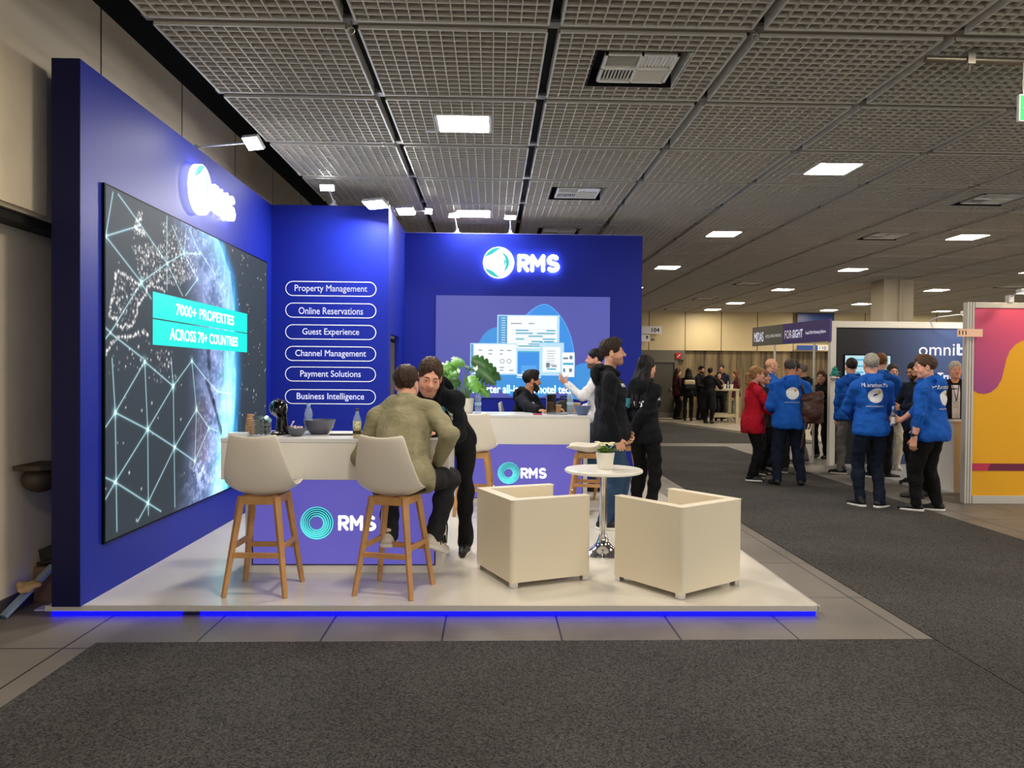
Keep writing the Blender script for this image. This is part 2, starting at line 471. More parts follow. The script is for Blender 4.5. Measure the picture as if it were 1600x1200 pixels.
for i in range(0, 21):
    g.box((gx(i) - .03, gy(-7), CEIL + .10), (gx(i) + .03, gy(17.9), CEIL + .14), 3)
g.box((-3.4, -8, 4.62), (30, 28, 4.7), 3)
g.box((-3.4, -8, CEIL + .5), (-2.96, 28, 4.62), 3)
gc = g.build('ceiling', [gm, gl, ch, bk]); struct(gc)

# ceiling lights and air vents
wf = mat('white frame', (226, 226, 222), .4)
lamp = mat('lit diffuser', (255, 244, 226), .5, emit=84, ecol=(255, 242, 222))
ROW = {1.5: 'over the blue booth', 4.5: 'over the dark aisle carpet', 7.5: 'above the blue-hooded visitors', 10.5: 'above the black-walled stand', 13.5: 'farthest to the right'}
ORD = ['nearest', 'second', 'third', 'fourth', 'fifth', 'sixth', 'seventh', 'eighth']
cnt = {}
for i, j in sorted(LIGHTS, key=lambda t: (t[0], t[1])):
    n = cnt.get(i, 0)
    behind = gy(j) < 4.0
    if not behind: cnt[i] = n + 1
    lab = 'square lit ceiling panel, %s of the row %s' % (ORD[n], ROW[i]) if not behind else 'square lit ceiling panel behind the viewer, in the row %s' % ROW[i]
    t = thing('ceiling_light', lab, 'ceiling light', (gx(i), gy(j), CEIL), 0, 'square lit ceiling panels')
    f = MB(); r = .24
    for a, b in (((-r,-r,0),(r,-r+.018,.03)), ((-r,r-.018,0),(r,r,.03)), ((-r,-r,0),(-r+.018,r,.03)), ((r-.018,-r,0),(r,r,.03))): f.box(a, b)
    f.box((-r, -r, .03), (r, r, .07)); f.box((-r-.12, r-.03, 0), (-r, r, .012))
    f.build('frame', wf, t)
    MB().add([(-r+.018,-r+.018,.006),(r-.018,-r+.018,.006),(r-.018,r-.018,.006),(-r+.018,r-.018,.006)], [(3,2,1,0)]).build('diffuser', lamp, t)
vm = mat('vent white', (242, 240, 232), .45); vd = mat('vent slot dark', (70, 68, 62), .7)
cnt = {}
VROW = {2.5: 'row between the booth and the aisle', 6.5: 'row right of the aisle', 11.5: 'row at the far right'}
for i, j in VENTS:
    n = cnt.get(i, 0); cnt[i] = n + 1
    t = thing('ceiling_vent', 'louvred ceiling vent in black recess, %s in the %s' % (ORD[n], VROW[i]), 'ceiling vent', (gx(i), gy(j), CEIL - .018), 0, 'louvred ceiling vents')
    r = .26; f = MB()
    for a, b in (((-r,-r,.02),(r,-r+.02,.05)), ((-r,r-.02,.02),(r,r,.05)), ((-r,-r,.02),(-r+.02,r,.05)), ((r-.02,-r,.02),(r,r,.05)), ((-.008,-r,.02),(.008,r,.05)), ((-r,-.008,.02),(r,.008,.05))): f.box(a, b)
    f.build('frame', vm, t)
    MB().box((-r+.01, -r+.01, .06), (r-.01, r-.01, .08)).build('backing', vd, t)
    s = MB()
    for qx, qy, d in ((-1, -1, 0), (1, -1, 1), (-1, 1, 1), (1, 1, 0)):
        for k in range(9):
            p = .02 + k*.0255
            M = T(qx*p + qx*.01, qy*.125, .04) @ rot(0, .7*qx, 0) if d else T(qx*.125, qy*p + qy*.01, .04) @ rot(-.7*qy, 0, 0)
            if d: s.box((-.011, -.108, -.0015), (.011, .108, .0015), 0, M)
            else: s.box((-.108, -.011, -.0015), (.108, .011, .0015), 0, M)
    s.build('louvre', vm, t)
    MB().box((-.34, -.34, .3), (.34, .34, .31)).build('duct_plate', bk, t)

# left hall wall: projecting cladding above a set-back lower wall
bei = seam_mat('left cladding', (226, 212, 186), [(1, 1.52, 5.93)], (60, 55, 48), rough=.6, noise=(1.2, .06), gap=.012)
low = mat('left lower wall', (222, 208, 184), .6, noise=(2, .08))
w = MB(); w.box((-3.3, -8, 2.56), (-2.95, 27.6, CEIL + .5), 0); w.box((-3.4, -8, 0), (-3.12, 27.6, 2.5), 1)
w.box((-3.3, -8, 2.50), (-2.98, 27.6, 2.56), 2)
w.box((-3.12, -8, 0), (-3.10, 27.6, .1), 3)
struct(w.build('wall_left', [bei, low, mat('shadow gap', (38, 36, 33), .7), mat('dark skirting', (62, 58, 56), .6)]))
pl = mat('bare plaster', (230, 214, 186), .75, noise=(2.2, .10))
tag(MB().box((-2.95, 2.6, 2.58), (-2.915, 5.16, 3.52)).build('plaster_panel', pl), 'unpainted plaster panel on the hall wall left of the tall blue wall', 'wall panel', None, 'structure')

# far wall: cladding over a timber wall
far = seam_mat('far cladding', (212, 192, 148), [(0, GRID, 6.9)], (70, 60, 44), rough=.5, noise=(.8, .05), gap=.014)
def plank_mat():
    m = bpy.data.materials.new('weathered planks'); m.use_nodes = True; nt = m.node_tree; p = nt.nodes['Principled BSDF']; p.inputs['Roughness'].default_value = .7
    tc = nt.nodes.new('ShaderNodeTexCoord'); mp = nt.nodes.new('ShaderNodeMapping'); mp.inputs['Scale'].default_value = (7, 1, .35)
    n = nt.nodes.new('ShaderNodeTexNoise'); n.inputs['Scale'].default_value = 1.0; n.inputs['Detail'].default_value = 5
    r = nt.nodes.new('ShaderNodeValToRGB'); e = r.color_ramp.elements; e[0].position = .35; e[0].color = lin(64, 52, 34); e[1].position = .7; e[1].color = lin(150, 130, 92)
    nt.links.new(tc.outputs['Object'], mp.inputs['Vector']); nt.links.new(mp.outputs[0], n.inputs['Vector']); nt.links.new(n.outputs['Fac'], r.inputs['Fac']); nt.links.new(r.outputs['Color'], p.inputs['Base Color'])
    return m
w = MB(); w.box((-3.3, 27.5, 2.43), (30, 27.9, CEIL + .5), 0); w.box((-3.3, 27.62, 0), (30, 27.9, 2.43), 1)
struct(w.build('wall_far', [far, plank_mat()]))
# far door
d = MB(); d.box((5.42, 27.55, .2), (6.53, 27.62, 1.99)); dm = mat('door grey', (78, 74, 66), .5)
door = d.build('door_1', dm); struct(door)
f = MB(); fr = mat('door frame', (104, 98, 86), .5)
f.box((5.3, 27.5, 0), (5.42, 27.62, 2.08)); f.box((6.53, 27.5, 0), (6.65, 27.62, 2.08)); f.box((5.42, 27.5, 1.99), (6.53, 27.62, 2.08)); f.box((3.0, 27.5, 2.08), (6.9, 27.62, 2.43)); f.box((5.42, 27.48, 0), (6.53, 27.62, .2)); f.box((3.0, 27.5, 0), (5.3, 27.62, 2.08))
f.build('door_frame', fr, door)
MB().box((6.38, 27.5, 1.0), (6.45, 27.55, 1.1)).build('door_handle', mat('steel', (170, 170, 168), .3, 1), door)
# column
cmn = mat('column render', (196, 184, 160), .65, noise=(2, .06))
struct(MB().box((8.95, 17.5, 0), (9.64, 18.1, 4.5), 0).box((9.3, 17.47, 0), (9.36, 17.5, CEIL), 0).build('column', cmn))

# signs on the far wall
sw = mat('sign white', (236, 236, 240), .5); sk = mat('sign black', (30, 30, 34), .5)
def sign(name, label, cat, x0, x1, z0, z1, y, words, m=sw, tm=sk, hh=None, extra=None):
    t = thing(name, label, cat, ((x0+x1)/2, y, z0))
    W, Hh = x1-x0, z1-z0
    MB().box((-W/2, 0, 0), (W/2, .03, Hh)).build('board', m, t)
    for (tx, tx0, tz, w, h) in words:
        put_text(MB(), tx, FRONT(tx0, -.003, tz), w, h, .02).build('lettering', tm, t)
    return t
sign('stand_sign', 'white sign with the number 104 high on the far wall', 'sign', 5.30, 6.02, 3.0, 3.27, 27.35, [('104', .14, .135, .28, .15)])
a = sign('arrow_sign', 'pale notice with a black upward arrow, under the 104 sign', 'sign', 5.25, 5.60, 2.72, 2.97, 27.35, [])
MB().prism([(-.06, .06), (-.012, .06), (-.012, .0), (.012, 0), (.012, .06), (.06, .06), (0, .14)], 0, .004, 0, FRONT(.08, 0, .08)).build('arrow', sk, a)
put_text(MB(), 'ES', FRONT(5.74, 27.49, 2.80), .12, .09, .02).build('wall_lettering', mat('wall print', (90, 78, 60), .6)); tag(bpy.data.objects['wall_lettering'], 'small dark letters painted on the far wall beside the arrow notice', 'lettering')
t = thing('stand_sign', 'blue and white sign with the number 110 low on the far wall cladding', 'sign', (10.86, 27.3, 2.47))
MB().box((0, 0, 0), (.75, .03, .17)).build('blue_board', mat('sign blue', (40, 74, 150), .5), t); MB().box((.75, 0, 0), (1.26, .03, .17)).build('board', sw, t)
put_text(MB(), '110', FRONT(.93, -.003, .085), .24, .11, .02).build('lettering', sk, t)
t = thing('banner', 'large blue banner hanging on the far wall above the 110 sign', 'banner', (10.86, 27.3, 2.85))
MB().box((0, 0, 0), (1.32, .02, .92)).build('cloth', mat('banner blue', (36, 62, 128), .35), t); MB().box((-.02, -.01, .92), (1.34, .03, .95)).build('rail', sk, t)
t = thing('fire_sign', 'small red square fire sign over the grey far door', 'sign', (6.56, 27.45, 2.12)); MB().box((0, 0, 0), (.22, .02, .22)).build('board', mat('fire red', (170, 40, 34), .5), t)
MB().box((-.07, -.006, -.012), (.07, 0, .012), 0, T(.11, 0, .11) @ rot(0, -.8, 0)).build('symbol', sw, t)

# overhead pipe, exit sign, sprinklers
t = thing('ceiling_pipe', 'grey metal tube clamped under the ceiling at upper right', 'pipe', (2.93, 5.22, CEIL - .05))
MB().tube([(0, 0, 0), (2.4, .05, 0)], .024, 14).build('tube', mat('tube grey', (128, 120, 106), .35, .6), t, True)
MB().box((.28, -.03, -.035), (.33, .03, .06)).tube([(.305, 0, -.04), (.305, 0, -.075)], .012, 8).build('clamp', mat('clamp steel', (190, 186, 176), .3, .9), t)
t = thing('exit_sign', 'green emergency exit sign with a white arrow hanging from the ceiling tube', 'sign', (3.72, 5.2, 3.32))
MB().box((-.15, -.012, 0), (.15, .012, .17)).build('panel', [mat('exit green', (40, 160, 80), .4, emit=.8, ecol=(40, 170, 84))], t)
e = MB()
for a, b in (((-.152,-.014,-.004),(.152,.014,.0)), ((-.152,-.014,.17),(.152,.014,.176)), ((-.156,-.014,-.004),(-.15,.014,.176)), ((.15,-.014,-.004),(.156,.014,.176))): e.box(a, b)
e.build('rim', sw, t)
MB().prism([(-.13, .085), (-.075, .13), (-.075, .1), (-.02, .1), (-.02, .07), (-.075, .07), (-.075, .04)], 0, .003, 0, FRONT(0, -.012, 0)).build('arrow', mat('exit white', (240, 250, 240), .5, emit=.9), t)
MB().tube([(-.12, 0, .176), (-.125, 0, .24), (-.115, .01, .33), (-.11, .02, .42)], .003, 6).tube([(.12, 0, .176), (.12, .02, .42)], .003, 6).build('cord', mat('cord pale', (200, 196, 180), .6), t)
SPR = [(.9, 1.9, 'left of the lit panel over the booth'), (1.0, .02, 'at the top, in the slot left of the largest vent'), (3.0, .0, 'at the top, right of the largest vent'), (4.0, 4.35, 'between the two nearest lit panels over the aisle'), (5.0, 6.0, 'just behind the second lit panel over the aisle'), (3.0, 5.2, 'just behind the right part of the blue rear wall'), (6.0, 8.0, 'far back, right of the third lit aisle panel')]
for k, (i, j, wd) in enumerate(SPR):
    x, y = gx(i), gy(j)
    t = thing('ceiling_hook', 'small metal ceiling hook %s' % wd, 'hook', (x, y, CEIL - .05), 0, 'ceiling hooks')
    MB().tube([(0, 0, .15), (0, 0, .045)], .008, 8).build('stem', mat('clamp steel', (0, 0, 0)), t)
    MB().tube([(.022*cos(q*pi/6), 0, .022 + .022*sin(q*pi/6)) for q in range(12)], .004, 6, closed=True).build('eye_ring', mat('clamp steel', (0, 0, 0)), t)
# ================================================================== THE BLUE BOOTH
blue = mat('booth blue', (17, 36, 156), .5, spec=.3)
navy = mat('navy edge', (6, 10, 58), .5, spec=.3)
wht = mat('counter white', (225, 222, 214), .35)
lit_w = mat('lit white', (255, 255, 255), .4, emit=6.0)
lit_t = mat('lit teal', (20, 120, 125), .4, emit=.75, ecol=(60, 200, 196))
let_w = mat('print white', (238, 238, 248), .5, emit=.25)
YF, YS, YB = 4.97, 9.2, 10.9       # wall ends: front, service panel, rear wall
# platform
t = thing('stage_platform', 'low white glossy platform with blue light strip carrying the blue booth', 'platform', (0, 0, 0))
pw = mat('laminate white', (222, 218, 208), .22, noise=(1.5, .03), spec=.5)
MB().box((-2.80, 5.03, .012), (2.13, 11.1, PLAT - .004)).build('base', mat('base grey', (60, 60, 64), .6), t)
MB().box((-2.82, 5.0, PLAT - .004), (2.145, 11.1, PLAT)).build('deck', pw, t)
al = mat('brushed edge', (204, 200, 194), .3, .25)
MB().box((-2.83, 4.985, .040), (2.15, 5.0, PLAT + .001)).box((2.145, 4.985, .040), (2.16, 11.1, PLAT + .001)).box((-2.83, 4.985, .036), (2.16, 5.03, .041)).build('edge_trim', al, t)
led = mat('blue light strip', (0, 0, 255), .5, emit=4.0, ecol=(2, 2, 255))
MB().box((-2.80, 5.005, .004), (-1.98, 5.028, .036)).build('light_strip', led, t)
MB().box((-1.86, 5.005, .004), (2.14, 5.028, .036)).build('light_strip', led, t)
MB().box((-2.816, 5.06, .004), (-2.802, 9.5, .036)).build('light_strip', led, t)
MB().box((2.131, 5.03, .004), (2.143, 11.0, .012)).build('side_plinth', mat('base grey', (0, 0, 0)), t)
# walls
t = thing('partition_wall', 'tall dark blue end wall at the left carrying the big video screen', 'partition wall', (-2.6, YF, PLAT))
MB().box((-.175, 0, 0), (0, YS - YF + .1, 3.46)).build('panel', blue, t)
MB().box((-.178, -.004, 0), (-.001, 0, 3.462)).build('end_face', navy, t)
sv = thing('partition_wall', 'blue wall panel with six white outlined service names', 'partition wall', (-2.6, YS, PLAT))
MB().box((0, 0, 0), (1.375, .06, 3.46)).build('panel', blue, sv)
p = MB(); p.box((1.315, .06, 0), (1.375, .22, 3.46)); p.box((1.315, .22, 1.97), (1.375, 1.07, 3.46)); p.box((1.315, 1.07, 0), (1.375, 1.7, 3.46))
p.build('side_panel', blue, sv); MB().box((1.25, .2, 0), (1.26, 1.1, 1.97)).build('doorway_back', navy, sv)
for tx, z, wd in (('Property Management', 2.55, .85), ('Online Reservations', 2.295, .755), ('Guest Experience', 2.04, .665), ('Channel Management', 1.785, .83), ('Payment Solutions', 1.543, .71), ('Business Intelligence', 1.277, .79)):
    zz = z - PLAT; R = .088; L = .534 - R; n = 12; P = []; Q = []
    for (cx, a0) in ((L, -90), (-L, 90)):
        for k in range(n+1):
            a = radians(a0 + 180*k/n); P.append((cx + R*cos(a), R*sin(a))); Q.append((cx + (R-.0095)*cos(a), (R-.0095)*sin(a)))
    N = len(P); o = MB(); M = FRONT(.70, -.002, zz)
    o.add([(x, y, 0) for x, y in P] + [(x, y, 0) for x, y in Q], [(k, (k+1) % N, N + (k+1) % N, N + k) for k in range(N)], 0, M)
    o.build('outline', let_w, sv)
    put_text(MB(), tx, FRONT(.70, -.002, zz - .005), wd, .098 if any(c in tx for c in 'pyg') else .082, .004).build('lettering', let_w, sv)
rw = thing('partition_wall', 'blue rear wall with lit sign above a purple-blue screen', 'partition wall', (-1.225, YB, PLAT))
MB().box((0, 0, 0), (3.34, .12, 3.46)).build('panel', blue, rw)
MB().box((0, -.002, 3.455), (3.34, .12, 3.462)).build('top_edge', mat('edge lilac', (150, 150, 210), .5), rw)
# lit wall signs
def lit_logo(label, M):
    t = thing('illuminated_sign', label, 'illuminated sign', (0, 0, 0)); t.matrix_world = M
    o = MB(); o.prism([(.215*cos(a*pi/24), .215*sin(a*pi/24)) for a in range(48)], .025, .075)
    o.build('disc', lit_w, t)
    o = MB()
    for k, (r, a0, a1, w) in enumerate(((.208, 78, 165, .06), (.208, 198, 278, .06), (.150, -72, 82, .05), (.098, -60, 70, .02), (.165, 95, 262, .010), (.184, -85, 65, .010), (.128, 100, 258, .010))):
        n = 14; Pn = []
        for q in range(n+1):
            a = radians(a0 + (a1-a0)*q/n); Pn.append((r*cos(a), r*sin(a)))
        for q in range(n, -1, -1):
            a = radians(a0 + (a1-a0)*q/n); rr = r - w*sin(pi*q/n) - .002; Pn.append((rr*cos(a), rr*sin(a)))
        o.prism(Pn, .0755, .078)
    o.build('ring_mark', lit_t, t)
    o = MB(); rms_letters(o, T(.262, -.125, 0), .245, .025, .075); o.build('letters', lit_w, t)
    MB().box((-.05, -.02, .0), (.05, .02, .026)).box((.3, -.02, 0), (.8, .0, .026)).build('mount', mat('base grey', (0, 0, 0)), t)
    return t
lit_logo('glowing round mark and letters RMS on the rear blue wall', T(.086, YB, 3.115) @ rot(pi/2, 0, 0))
lit_logo('glowing round mark and letters RMS on the left wall above the video screen', FROM_X(-2.6, 6.84, 3.15))

# ---- big video screen on the left wall: picture as per-vertex emission colours
LN = [[[27,988],[0,857],[136,926]],[[0,857],[143,754]],[[47,990],[136,931],[263,840],[348,744]],[[263,993],[264,751]],[[143,754],[263,838],[356,894],[450,914]],[[290,971],[356,894]],[[369,984],[356,894],[436,818]],[[386,989],[450,914]],[[436,818],[365,747]],[[450,925],[555,857]],[[143,754],[17,588]],[[140,754],[187,710]],[[-3,603],[18,590],[-3,568]],[[18,588],[150,520]],[[24,516],[36,361],[43,18]],[[158,510],[36,361],[-6,317]],[[36,361],[172,297],[307,221],[423,152]],[[158,510],[172,297],[176,27]],[[158,510],[298,430]],[[286,524],[298,430],[308,16]],[[298,430],[403,519],[491,454],[572,401]],[[298,430],[172,297],[36,161],[-6,114]],[[-6,185],[36,161],[173,65],[236,21]],[[307,221],[173,65],[128,20]],[[307,221],[432,341],[403,519]],[[432,341],[423,152]],[[432,341],[513,264],[578,244]],[[513,264],[423,152]],[[572,401],[683,387]]]
CO = [[[36,756],[47,769],[71,763],[117,749],[140,742]],[[36,756],[33,717],[16,672],[16,632],[42,631],[45,610],[77,608],[111,625],[121,651],[130,688],[167,726],[166,744],[191,753],[230,753],[252,739]],[[-3,528],[25,559],[42,577],[96,585],[153,603],[174,591]]]
RG = [([[36,756],[117,749],[166,744],[121,651],[77,610],[42,633],[16,664]], 120),([[101,854],[208,895],[331,906],[445,913],[436,834],[331,773],[260,770],[194,759],[140,758],[120,809]], 620),([[104,904],[126,960],[153,986],[139,936],[166,898],[114,893]], 110),([[229,958],[267,989],[445,940],[364,904],[259,898]], 90),([[10,470],[40,570],[170,590],[330,540],[230,440],[120,480]], 60),([[190,540],[260,560],[330,440],[250,470]], 30)]
SU, SV = 720, 420; SW, SH = 3.70, 2.39
U, V = np.meshgrid(np.linspace(0, 1, SU), np.linspace(0, 1, SV), indexing='ij')
rng = np.random.RandomState(4)
def vnoise(fx, fy, oct=4, seed=0):
    out = np.zeros_like(U); amp = 1; tot = 0
    for o in range(oct):
        r = np.random.RandomState(seed + o); nx, ny = int(fx*2**o) + 2, int(fy*2**o) + 2
        G = r.rand(nx + 1, ny + 1); x = U*(nx - 1); y = V*(ny - 1); i = x.astype(int); j = y.astype(int); a = x - i; b = y - j
        a = a*a*(3-2*a); b = b*b*(3-2*b)
        out += amp*((G[i, j]*(1-a) + G[i+1, j]*a)*(1-b) + (G[i, j+1]*(1-a) + G[i+1, j+1]*a)*b); tot += amp; amp *= .55
    return out/tot
limb = np.interp(V, [0, .026, .225, .373, .47, .748, .879, .988, 1], [.640, .649, .691, .709, .714, .698, .667, .587, .57])
d = limb - U
n1 = vnoise(8, 10, 5, 11); n2 = vnoise(30, 5, 4, 31); n3 = vnoise(40, 40, 3, 51)
img = np.zeros((SU, SV, 3)); base = np.array([.038, .052, .066]); img[:] = base
img *= (.8 + .35*V)[..., None]
sm = lambda x: np.clip(x, 0, 1)**2*(3 - 2*np.clip(x, 0, 1))
day = sm((.36 - d)/.24)*(d > 0)                      # sunlit part of the globe, right-hand side
cl = sm((n1 - .42)*4)
land = sm(1 - np.abs(U - .45)/.10)*sm((.42 - V)/.08)*sm((V - .10)/.06)
globe = np.array([.16, .24, .55])*(.4 + .9*n2[..., None]) + cl[..., None]*np.array([.30, .36, .60])*.8
globe = globe*(1 - .65*land[..., None]) + np.array([.34, .19, .20])*.65*land[..., None]*(.6 + .6*n3[..., None])
img += day[..., None]*globe*.85
rim = np.exp(-((d - .055)/.050)**2)*(d > -.01)*(.35 + .9*sm((.62 - V)/.2)) 
img += rim[..., None]*np.array([.30, 1.0, 1.05])*(.55 + .7*n2[..., None])
edge = np.exp(-((d + .005)/.030)**2); img += edge[..., None]*np.array([.0, .22, .55])*(1.1)
streak = sm((vnoise(60, 4, 3, 77) - .55)*6)*np.exp(-((d - .05)/.07)**2); img += streak[..., None]*np.array([.1, .5, .7])
polar = sm((V - .78)/.15)*np.exp(-((d - .12)/.10)**2)*sm((n1 - .35)*3); img += polar[..., None]*np.array([.10, .22, .42])
ice = sm((vnoise(60, 50, 3, 91) - .53)*9)*np.exp(-((U - .46)/.07)**2 - ((V - .10)/.05)**2); img += ice[..., None]*np.array([.5, .55, .8])
def dark_sea(pts, r, k):
    for a, b in zip(pts[:-1], pts[1:]):
        i = np.hypot(b[0]-a[0], b[1]-a[1]); X = (U-a[0])*SW; Y = (V-a[1])*SH; dx, dy = (b[0]-a[0])*SW, (b[1]-a[1])*SH
        t_ = np.clip((X*dx + Y*dy)/(dx*dx + dy*dy), 0, 1); D_ = np.hypot(X - t_*dx, Y - t_*dy) + .03*(n3 - .5)
        img[:] *= (1 - k*sm((r - D_)/r*1.6))[..., None]*np.array([1, 1, 1])
def dist_seg(a, b, r):
    i0, i1 = sorted((a[0], b[0])); j0, j1 = sorted((a[1], b[1]))
    s = (slice(max(0, int((i0-r)*SU)), min(SU, int((i1+r)*SU) + 2)), slice(max(0, int((j0-r*1.55)*SV)), min(SV, int((j1+r*1.55)*SV) + 2)))
    X = U[s]*SW - a[0]*SW; Y = V[s]*SH - a[1]*SH; dx, dy = (b[0]-a[0])*SW, (b[1]-a[1])*SH
    t = np.clip((X*dx + Y*dy)/max(dx*dx + dy*dy, 1e-9), 0, 1)
    return s, np.hypot(X - t*dx, Y - t*dy)
wisp = sm((vnoise(90, 70, 4, 131) - .5)*5)*sm((.32 - d)/.15)*(d > .05); img += wisp[..., None]*np.array([.20, .22, .32])
dark_sea([(.495, .45), (.545, .36), (.60, .24)], .045, .75); dark_sea([(.505, .575), (.515, .50)], .06, .7)
for l in LN:
    for a, b in zip(l[:-1], l[1:]):
        s, D = dist_seg([q/1000 for q in a], [q/1000 for q in b], .02)
        img[s] += (np.exp(-(D/.0052)**2)*.72 + np.exp(-(D/.018)**2)*.04)[..., None]*np.array([.55, .92, 1])
    for q in l:
        if sum(q in l2 for l2 in LN) < 2: continue
        s, D = dist_seg([q[0]/1000, q[1]/1000], [q[0]/1000, q[1]/1000], .04)
        img[s] += (np.exp(-(D/.011)**2)*.7 + np.exp(-(D/.035)**2)*.12)[..., None]*np.array([.5, 1, 1])
def dot(u, v, r, a):
    s, D = dist_seg((u, v), (u, v), .02)
    if D.size: img[s] += (np.exp(-(D/r)**2)*a)[..., None]*np.array([1, .96, .94])
for l in CO:
    for a, b in zip(l[:-1], l[1:]):
        n = max(4, int(np.hypot((b[0]-a[0])*3.7, (b[1]-a[1])*2.4)/12))
        for k in range(n):
            q = k/n; dot((a[0]+(b[0]-a[0])*q + rng.normal()*2.5)/1000, (a[1]+(b[1]-a[1])*q + rng.normal()*3)/1000, .005 + .006*rng.rand(), .35 + .6*rng.rand())
def inside(P, x, y):
    c = False
    for i in range(len(P)):
        x0, y0 = P[i]; x1, y1 = P[i-1]
        if (y0 > y) != (y1 > y) and x < (x1-x0)*(y-y0)/(y1-y0) + x0: c = not c
    return c
for P, n in RG:
    A = np.array(P); k = 0
    while k < n:
        x, y = rng.uniform(A[:, 0].min(), A[:, 0].max()), rng.uniform(A[:, 1].min(), A[:, 1].max())
        if inside(P, x, y): dot(x/1000, y/1000, .004 + .008*rng.rand()**2, .2 + .8*rng.rand()**2); k += 1
for k in range(70): dot(rng.rand(), rng.rand(), .006 + .006*rng.rand(), .3 + .6*rng.rand())
for k in range(50): dot(.72 + .27*rng.rand(), rng.rand(), .005 + .006*rng.rand(), .3 + .6*rng.rand())
img = np.clip(img, 0, 1.25)
t = thing('video_screen', 'large LED video screen showing the globe at night, on the left wall', 'screen', (-2.6, 5.25, .42))
MB().box((0, -.012, -.012), (.018, SW + .012, SH + .012)).build('casing', mat('screen black', (8, 8, 10), .6, spec=.1), t)
VV = np.stack([np.full(U.size, .0195), U.ravel()*SW, V.ravel()*SH], 1)
I = np.arange(SU*SV).reshape(SU, SV); FF = np.stack([I[:-1, :-1], I[1:, :-1], I[1:, 1:], I[:-1, 1:]], -1).reshape(-1, 4)
vs_m = mat('video picture', (20, 22, 26), .6, spec=.15, emit=1.0, vcol='picture')
o = raw_mesh('display', VV, FF, vs_m, t, False)
ca = o.data.color_attributes.new('picture', 'FLOAT_COLOR', 'POINT')
ca.data.foreach_set('color', np.concatenate([img.reshape(-1, 3), np.ones((SU*SV, 1))], 1).astype(np.float32).ravel())
teal = mat('screen teal', (0, 70, 66), .4, emit=1.0, ecol=(0, 240, 226)); scw = mat('screen white', (235, 255, 255), .4, emit=1.1, ecol=(225, 255, 253))
for z0, z1, tx, w in ((1.565, 1.765, '7000+ PROPERTIES', 1.42), (1.36, 1.555, 'ACROSS 70+ COUNTRIES', 1.66)):
    MB().box((.0196, .72, z0 - .2 + .19), (.0215, 2.99, z1 - .2 + .19)).build('caption_bar', teal, t)
    put_text(MB(), tx, FROM_X(.0222, 1.86, (z0+z1)/2 - .01), w, .095, .012).build('lettering', scw, t)

# ---- rear screen
t = thing('video_screen', 'purple-blue screen with device pictures and the words Smarter all-in-one hotel tech', 'screen', (-.785, YB, 1.225))
W2, H2 = 2.445, 1.43
MB().box((0, -.02, 0), (W2, 0, H2)).build('casing', mat('screen black', (0, 0, 0)), t)
def em(n, c, s=1.0): return mat(n, tuple(q*.35 for q in c), .4, emit=s, ecol=c)
S = [em('scr purple', (86, 90, 180), .85), em('scr blue', (52, 140, 226)), em('scr blue light', (84, 160, 236)), em('scr pale', (186, 226, 248), .95), em('scr paper', (246, 250, 252), .95), em('scr teal', (70, 170, 200)), em('scr steel', (80, 150, 206)), em('scr grey', (120, 140, 160), .8), em('scr sky', (60, 146, 222), .95)]
def P2(x0, z0, x1, z1, m, lay, o): o.box((x0, -.0205 - lay*.0012, z0), (x1, -.0205, z1), m)
o = MB(); o.box((.0, -.0205, 0), (W2, -.02, H2), 0)
def blob(pts, m, lay):
    n = len(pts); Q = []
    for i in range(n):           # closed Catmull-Rom
        p0, p1, p2, p3 = (np.array(pts[(i+k) % n], float) for k in (-1, 0, 1, 2))
        for k in range(8):
            q = k/8; Q.append(tuple(.5*((2*p1) + (-p0+p2)*q + (2*p0-5*p1+4*p2-p3)*q*q + (-p0+3*p1-3*p2+p3)*q**3)))
    o.prism(Q, 0, lay*.0012, m, FRONT(0, -.0205, 0))
blob([(1.10, .20), (1.10, .75), (1.22, 1.12), (1.52, 1.325), (1.78, 1.12), (1.93, .75), (1.93, .35), (1.6, .12)], 2, 1.0); blob([(1.12, .20), (1.12, .75), (1.24, 1.10), (1.52, 1.31), (1.77, 1.11), (1.915, .75), (1.91, .35), (1.6, .13)], 1, 1.4)
blob([(.55, .62), (.70, .92), (.95, 1.0), (1.15, .9), (1.9, .45), (1.9, .2), (1.5, .02), (1.1, .02), (.8, .2), (.6, .42)], 8, 1.8)
blob([(1.93, .40), (2.1, .50), (2.3, .44), (2.44, .30), (2.44, .012), (1.9, .012)], 8, 1.8)
P2(.86, .70, 1.735, 1.165, 3, 3, o); P2(.875, .70, 1.0, 1.15, 6, 3.5, o); P2(1.0, .70, 1.70, 1.15, 4, 3.5, o)
for k in range(12): P2(.92, .74 + .034*k, .975, .752 + .034*k, 3, 4, o)
for z, bars in ((.94, ((1.12, 1.3), (1.55, 1.68))), (.90, ((1.12, 1.36), (1.42, 1.68))), (.86, ((1.3, 1.5),)), (.82, ((1.12, 1.24), (1.5, 1.68))), (.785, ((1.34, 1.5), (1.52, 1.66))), (.75, ((1.3, 1.66),)), (.72, ((1.16, 1.5),))):
    for a, b in bars: P2(a, z, b, z + .017, 5, 4, o)
for k in range(7): P2(1.05, .96 - .037*k, 1.66, .962 - .037*k, 7, 3.8, o)
P2(1.05, 1.04, 1.2, 1.052, 7, 4, o); P2(1.3, 1.04, 1.38, 1.052, 7, 4, o)
P2(1.14, .28, 1.48, .70, 3, 3, o); P2(1.15, .30, 1.47, .64, 1, 3.5, o); P2(1.20, .34, 1.42, .46, 2, 4, o); P2(1.15, .64, 1.47, .66, 5, 4, o); P2(1.15, .31, 1.47, .335, 4, 4.2, o); P2(1.22, .35, 1.41, .365, 4, 4.6, o)
